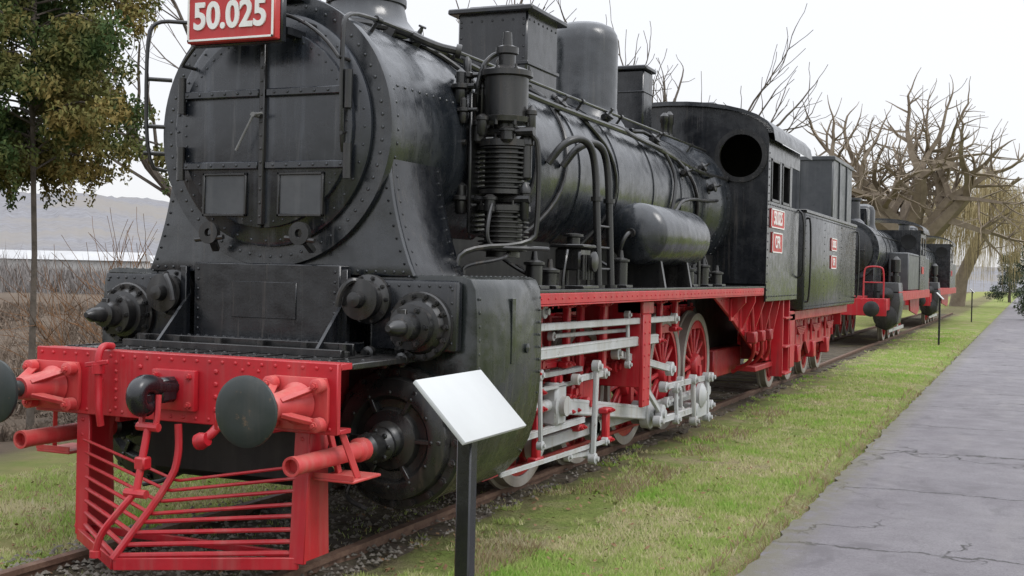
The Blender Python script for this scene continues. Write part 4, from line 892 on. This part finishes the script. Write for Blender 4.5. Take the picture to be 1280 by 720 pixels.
for i in range(2400):
    y=1/(1/5+(1/30-1/5)*random.random()); x=random.choice([random.uniform(-4.1,-1.8),random.uniform(-6.2,-3.4),random.uniform(-8.5,-6)]); z=gz(x,y)+random.uniform(.01,.04); s=random.uniform(.012,.03); a=random.random()*6.3; tl=random.uniform(-.6,.6)
    d=V(math.cos(a),math.sin(a),tl)*s; e=V(-math.sin(a),math.cos(a),random.uniform(-.5,.5))*s*.6; p=V(x,y,z); b=len(m.v); m.v+=[p-d,p+e,p+d,p-e]; m.f.append([b,b+1,b+2,b+3])
o=m.build('fallen_leaves',simple('dead_leaf',(.26,.16,.09),(.15,.09,.045),30),None,recalc=False); tag(o,'brown fallen leaves scattered in the grass','leaves',kind='stuff')
# hill
m=MB(); NA,NR=420,20
for j in range(NR+1):
    r=230+j*22
    for i in range(NA+1):
        az=rad(-8+ 92*i/NA); t=j/NR; Hh=(9+24*min(1,max(0,(math.degrees(az)-12)/28)))
        h=Hh*(t**.8)*(1+.42*noise.noise(V(az*7,t*.8,0))+.12*noise.noise(V(az*22,t*2,5)))+.8*noise.noise(V(az*160,t*25,1))*min(1,t*3)+1.3*abs(noise.noise(V(az*420,t*60,4)))-.8
        m.v.append(V(-r*math.sin(az),r*math.cos(az),h))
for j in range(NR):
    for i in range(NA): b=j*(NA+1)+i; m.f.append([b,b+1,b+NA+2,b+NA+1])
n=N('hazy_wooded_hill'); c=n.mix(n.rng(n.noise(.35,6,.8,n.mapp((1,1,.25))),.35,.65),(.26,.26,.275),(.18,.175,.18)); c=n.mix(n.rng(n.noise(.02,4,.6),.45,.6),c,(.24,.225,.21)); n.col(c); n.rough(1); n.b.inputs['Specular IOR Level'].default_value=0  # distance haze is painted into these grey base colours
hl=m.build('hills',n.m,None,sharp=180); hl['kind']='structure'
# ---------------- trees ----------------
RMIN=[.006]
def grow(m,p,d,L,r,lev,mx,rng,kids,spread,grav,twn=3,wig=.18):
    n_=5 if lev<2 else 4; pts=[p.copy()]; rs=[r]; dd=d.copy(); q=p.copy()
    for i in range(n_):
        dd=(dd+V(rng.uniform(-wig,wig),rng.uniform(-wig,wig),rng.uniform(-wig,wig)*.7+grav)).normalized(); q=q+dd*L/n_; pts.append(q.copy()); rs.append(max(RMIN[0]*.6,r*(1-(.45 if lev<mx else .8)*(i+1)/n_)))
    m.tube(pts,rs,9 if lev==0 else (6 if lev==1 else (4 if lev==2 else 3)))
    if lev>=mx: return
    k=kids[lev]
    for j in range(k):
        t=rng.uniform(.35,1) if lev else rng.uniform(.4,1); t=1 if j==0 else t
        idx=min(n_,max(1,round(t*n_))); base=pts[idx]; a=rng.random()*2*PI; tn=(pts[idx]-pts[idx-1]).normalized(); o=tn.orthogonal().normalized(); o=Matrix.Rotation(a,3,tn)@o
        sp=spread*(.35 if j==0 else rng.uniform(.7,1.3)); nd=(tn*math.cos(sp)+o*math.sin(sp)).normalized()
        grow(m,base,nd,L*rng.uniform(.55,.8),max(RMIN[0],rs[idx]*(.85 if j==0 else rng.uniform(.45,.7))),lev+1,mx,rng,kids,spread,grav,twn,wig)
def bare_tree(u,Z,h,r,seed,label,kids=(4,4,3,3,2),spread=.6,grav=.04,mat=BARK,grp='bare trees behind the train',mx=4,lean=(0,0),rmin=.012,br=.3,wig=.25):
    x,y=WP(u,Z); rng=random.Random(seed); t=thing('bare_tree',label,'tree',(x,y,-.4),grp); RMIN[0]=rmin
    m=MB(); p=V(x,y,-.5); top=V(x+lean[0],y+lean[1],h*.33); m.tube([p,p+V(0,0,.4),p.lerp(top,.5)+V(.1,0,0),top],[r*1.5,r*1.1,r,r*.9],12); m.build('trunk',mat,t)
    c=MB()
    for j in range(kids[0]):
        a=2*PI*j/kids[0]+rng.random(); sp=rng.uniform(.2,spread); d=V(math.sin(sp)*math.cos(a),math.sin(sp)*math.sin(a),math.cos(sp))
        grow(c,top-V(0,0,rng.uniform(0,h*.1)),d,h*br,r*rng.uniform(.55,.8),1,mx,rng,kids,spread,grav,3,wig)
    c.build('crown',mat,t,recalc=False); return t
bare_tree(836,36,10.2,.26,3,'bare tree behind the rear sand box, its crown above the cab',spread=.5,rmin=.016)
bare_tree(530,30,11.0,.36,5,'bare tree behind the sand box and chimney',rmin=.016)
bare_tree(255,22,9.3,.13,8,'bare thin tree behind the smokebox, twigs left of the number plate',rmin=.007)
bare_tree(1135,79,13.8,1.0,31,'large old bare tree with wide crown above the rear locomotives',kids=(8,5,5,5,3),spread=1.0,grav=.03,mat=BARK2,grp='pale trees at the far end',mx=4,rmin=.03,br=.36,wig=.26)
x,y=WP(1222,92); t=thing('weeping_willow','weeping willow with pale yellow hanging twigs right of the last locomotive','tree',(x,y,-.4),'pale trees at the far end')
m=MB(); rng=random.Random(4); m.tube([(x-1.5,y,-.4),(x-1.2,y,2),(x,y,5),(x+.8,y,6.6)],[.6,.5,.45,.3],10)
for j in range(14): a=rng.random()*6.3; m.tube(chaikin([(x+.3,y,6),(x+2*math.cos(a),y+2*math.sin(a),8+rng.random()),(x+3.2*math.cos(a),y+3*math.sin(a),8.8+rng.random())]),.07,5)
m.build('trunk',BARK2,t)
m=MB()
for j in range(1700):
    a=rng.random()*6.3; rr=4.4*math.sqrt(rng.random()); k_=noise.noise(V(math.cos(a)*rr*.6,math.sin(a)*rr*.6,3)); zt=10.0-.13*rr*rr+2.6*k_+rng.uniform(-1.6,.4); L=rng.uniform(2,7.5)*(.8+.5*k_); px_,py_=x+rr*math.cos(a),y+rr*math.sin(a); ow=rng.uniform(.1,.7)
    m.tube([(px_-.4*math.cos(a),py_-.3*math.sin(a),zt-.3),(px_,py_,zt),(px_+ow*math.cos(a),py_+ow*math.sin(a),zt-L*.4),(px_+ow*1.2*math.cos(a)+rng.uniform(-.3,.3),py_,max(.9,zt-L))],[.012,.017,.013,.008],3)
m.build('crown',WIL,t,recalc=False)
def leafmat(name,a,b,c3,sc=1.2):
    n=N(name); c=n.mix(n.rng(n.noise(sc,4,.6),.44,.62),a,b); c=n.mix(n.rng(n.noise(sc*9,3,.6),.5,.72),c,c3); n.col(c); n.rough(.75); n.b.inputs['Specular IOR Level'].default_value=.2; return n.m
CON=leafmat('brown_green_conifer_foliage',(.045,.08,.025),(.21,.155,.05),(.10,.125,.035),.9)
EVG=leafmat('dark_evergreen_foliage',(.035,.05,.028),(.055,.07,.035),(.025,.035,.02),.8)
def clump(m,c,rx,rz,n_,rng,s):
    for i in range(n_):
        d=V(rng.gauss(0,1),rng.gauss(0,1),rng.gauss(0,1)).normalized()*(rng.random()**.5); p=c+V(d.x*rx,d.y*rx,d.z*rz)
        a=V(rng.uniform(-1,1),rng.uniform(-1,1),rng.uniform(-1.4,.2)).normalized()*s*rng.uniform(.6,1.6); b=a.orthogonal().normalized()*s*rng.uniform(.2,.4); k=len(m.v)
        m.v+=[p-a*.3,p+b,p+a,p-b]; m.f.append([k,k+1,k+2,k+3])
x,y=WP(40,14.5); rng=random.Random(21); t=thing('conifer_tree','tall conifer with dark green and brown-gold foliage at left edge','tree',(x,y,-.5))
m=MB(); m.tube([(x,y,-.6),(x+.03,y,2),(x-.05,y,4),(x,y,8.5)],[.05,.032,.03,.02],10); LM=[]
for i in range(120):
    z=3.1+4.3*i/120; a=rng.random()*6.3; q=min(1.0,max(.22,(z-2.25)/1.25)); r_=1.85*q*(1 if z<6 else .85)*rng.uniform(.45,1.05)
    e=V(x-.42+r_*math.cos(a),y+r_*math.sin(a),z+rng.uniform(-.15,.3)-.1*q); m.tube(chaikin([(x,y,z-.1),V(x,y,z).lerp(e,.5)+V(0,0,.15),e]),.014,5); LM.append((V(x,y,z),e))
for k in range(16):
    e=V(x-.5-rng.random()*.9,y+rng.uniform(-.6,.6),2.75+rng.random()*.9); LM.append((V(x-.3,y,3.4),e)); m.tube(chaikin([(x,y,3.3),V(x-.25,y,3.5),e]),.014,5)
m.build('trunk',BARK,t); m=MB()
for (b_,e) in LM:
    for k in (.45,.7,1.0):
        c=b_.lerp(e,k)+V(rng.uniform(-.12,.12),rng.uniform(-.12,.12),rng.uniform(-.14,.1)); clump(m,c,.30,.19,270,rng,.052)
        if rng.random()<.6: clump(m,c+V(0,0,-.24),.09,.26,70,rng,.045)
m.build('crown',CON,t,recalc=False)
for (u,Z,h,w,lb) in ((1300,62,6.2,1.6,'dark evergreen tree at the right edge beside the far path'),(1262,115,4.6,2.6,'low dark evergreen bush at the far end of the path')):
    x,y=WP(u,Z); t=thing('evergreen_tree',lb,'tree',(x,y,-.2)); m=MB(); m.tube([(x,y,-.3),(x,y,h*.9)],[.15,.04],8); m.build('trunk',BARK,t); m=MB()
    for i in range(60):
        z=h*(.06+.9*rng.random()); rr=w*(1-z/h*.75)*rng.uniform(.4,1)*.8; a=rng.random()*6.3; clump(m,V(x+rr*math.cos(a),y+rr*math.sin(a),z),.5,.45,110,rng,.13)
    m.build('crown',EVG,t,recalc=False)
BR=simple('brown_twigs',(.25,.195,.15),(.15,.118,.093),.5); BRR=simple('russet_twigs',(.26,.14,.07),(.16,.09,.05),2)
def twigs(name,pts,mat,hh):
    m=MB()
    for p,h in pts:
        for k in range(3):
            a=rng.random()*6.3; l=rng.uniform(.1,.6)*h; q=V(p.x+math.cos(a)*l,p.y+math.sin(a)*l,p.z+h*rng.uniform(.6,1)); w=(.003+.0004*p.length); mid=p.lerp(q,.5)+V(rng.uniform(-.1,.1),rng.uniform(-.1,.1),.05); b=len(m.v)
            o=V(1,.4,0).normalized()*w; m.v+=[p-o,p+o,mid+o*.8,q,mid-o*.8]; m.f.append([b,b+1,b+2,b+3,b+4])
    return m.build(name,mat,None,recalc=False)
pts=[]
for i in range(11000):
    Z=14+50*rng.random()**1.3; u=rng.uniform(-120,330); x,y=WP(u,Z)
    if x>-9.5: continue
    dens=noise.noise(V(x*.25,y*.25,3)); 
    if dens<-.05: continue
    pts.append((V(x,y,gz(x,y)-.05),(.08+.75*max(0,dens)+ (Z-14)/46*.35)*rng.uniform(.3,1)))
o=twigs('thicket',pts,BR,1); tag(o,'brown leafless brush covering the ground left of the locomotive','brush',kind='stuff')
pts=[]
for i in range(15000):
    Z=rng.uniform(90,230); u=rng.uniform(-100,400); x,y=WP(u,Z); hn=noise.noise(V(x*.05,y*.05,1))
    if hn<-.12: continue
    pts.append((V(x,y,-.8),rng.uniform(.8,2.2)+6.0*max(0,hn)*rng.random()))
o=twigs('distant_thicket',pts,simple('hazy_twigs',(.27,.245,.23),(.21,.195,.185),.1),1); tag(o,'hazy band of leafless scrub below the hill','scrub',kind='stuff')  # twig colour paled to paint in the distance haze
for (u,Z,h,lb) in ((178,16,2.3,'russet leafless shrub tight against the left side of the smokebox'),(20,19,1.3,'low tangled brown shrub at the left edge'),(110,24,1.7,'brown bare shrub below the conifer')):
    x,y=WP(u,Z); m=MB(); RMIN[0]=.006
    for k in range(26):
        a=rng.random()*6.3; sp=rng.uniform(.1,.9); d=V(math.sin(sp)*math.cos(a),math.sin(sp)*math.sin(a),math.cos(sp)); grow(m,V(x+.2*math.cos(a),y+.2*math.sin(a),gz(x,y)),d,h*.55,.016,3,5,rng,(0,0,0,4,3),.6,.03)
    o=m.build('shrub',BRR if u==178 else BR,None,off=V(x,y,gz(x,y)),recalc=False); tag(o,lb,'shrub')
WL=simple('pale_render_wall',(.5,.49,.47),(.42,.41,.39),.5); RF=simple('pale_metal_roof',(.5,.5,.5),(.42,.42,.42),.3)
for (u,Z,w,h,lb) in ((30,150,30,2.8,'long low pale shed at the left edge below the hill'),(142,172,14,2.6,'shorter low pale shed nearer the locomotive, below the hill')):
    x,y=WP(u,Z); t=thing('shed',lb,'building',(x,y,-.7)) 
    M=Matrix.Translation((x,y,-.8))@Matrix.Rotation(TH,4,'Z'); m=MB(); m.box(-w/2,w/2,-2.5,2.5,0,h,0,M); m.build('wall',WL,t)
    m=MB(); m.prism([(-2.9,h),(2.9,h),(0,h+1.1)],-w/2-.3,w/2+.3,'yz'); m.v=[M@v for v in m.v]; m.build('roof',RF,t)
# ---------------- signs ----------------
def sign(x,y,zg,s,label):
    t=thing('information_sign',label,'sign',(x,y,zg),'slanted information signs along the path')
    m=MB(); m.box(x-.03,x+.03,y-.03,y+.03,zg-.1,1.37*s,.006); m.build('post',BLK,t)
    a=V(x+.10,0,1.315); b=V(x-.095,0,1.515); m=MB(); d=(b-a); nn=V(d.z,0,-d.x).normalized(); nn=nn if nn.z>0 else -nn
    L=.275; M=Matrix.Identity(4); ux=V(0,1,0); uy=d.normalized(); 
    for i,q in enumerate((ux,uy,nn)): M[0][i],M[1][i],M[2][i]=q.x,q.y,q.z
    c=(a+b)/2; M.translation=V(c.x,y+.03,c.z)
    m.box(-L,L,-.145,.145,-.008,.010,.004,M,seg=2); m.build('panel',WHS,t)
    m=MB(); m.box(-L+.05,L-.05,-.1,.1,-.03,-.009,.003,M); m.build('panel_bracket',BLK,t)
sign(-1.90,4.0,-.12,1,'white slanted information panel on black post, nearest, in front of the cylinder')
sign(-2.6,39.2,-.1,1,'small white slanted panel on post beside the second locomotive')
sign(-2.65,62,-.1,1,'farthest small white slanted panel beyond the last locomotive')
# ---------------- light ----------------
w=bpy.data.worlds.new('World'); scene.world=w; w.use_nodes=True; nt=w.node_tree; nd=nt.nodes; lk=nt.links
for q in list(nd): nd.remove(q)
SE,SR=rad(48),rad(70)
out=nd.new('ShaderNodeOutputWorld'); bg1=nd.new('ShaderNodeBackground'); bg2=nd.new('ShaderNodeBackground'); ads=nd.new('ShaderNodeAddShader')
sk=nd.new('ShaderNodeTexSky'); sk.sky_type='NISHITA'; sk.sun_disc=False; sk.sun_elevation=SE; sk.sun_rotation=SR
hs=nd.new('ShaderNodeHueSaturation'); hs.inputs['Saturation'].default_value=.25; lk.new(sk.outputs[0],hs.inputs['Color']); lk.new(hs.outputs[0],bg1.inputs[0]); bg1.inputs[1].default_value=.05
tc=nd.new('ShaderNodeTexCoord'); sp=nd.new('ShaderNodeSeparateXYZ'); lk.new(tc.outputs['Generated'],sp.inputs[0])
cr_=nd.new('ShaderNodeValToRGB'); lk.new(sp.outputs[2],cr_.inputs[0]); e=cr_.color_ramp.elements
e[0].position=0; e[0].color=(.66,.66,.68,1); e[1].position=1; e[1].color=(2.1,2.17,2.32,1)
k=cr_.color_ramp.elements.new(.25); k.color=(.78,.79,.83,1)
k=cr_.color_ramp.elements.new(.6); k.color=(1.5,1.55,1.66,1)
lk.new(cr_.outputs[0],bg2.inputs[0]); bg2.inputs[1].default_value=1.0
lk.new(bg1.outputs[0],ads.inputs[0]); lk.new(bg2.outputs[0],ads.inputs[1]); lk.new(ads.outputs[0],out.inputs[0])
sd=bpy.data.lights.new('sun','SUN'); sd.energy=1.0; sd.angle=rad(20); sd.color=(1,.97,.93); so=bpy.data.objects.new('sun',sd); col.objects.link(so)
dv=V(math.cos(SE)*math.sin(SR),math.cos(SE)*math.cos(SR)*-.35,math.sin(SE)); so.rotation_euler=dv.to_track_quat('Z','Y').to_euler()
scene.view_settings.view_transform='Standard'; scene.view_settings.look='None'; scene.view_settings.exposure=0
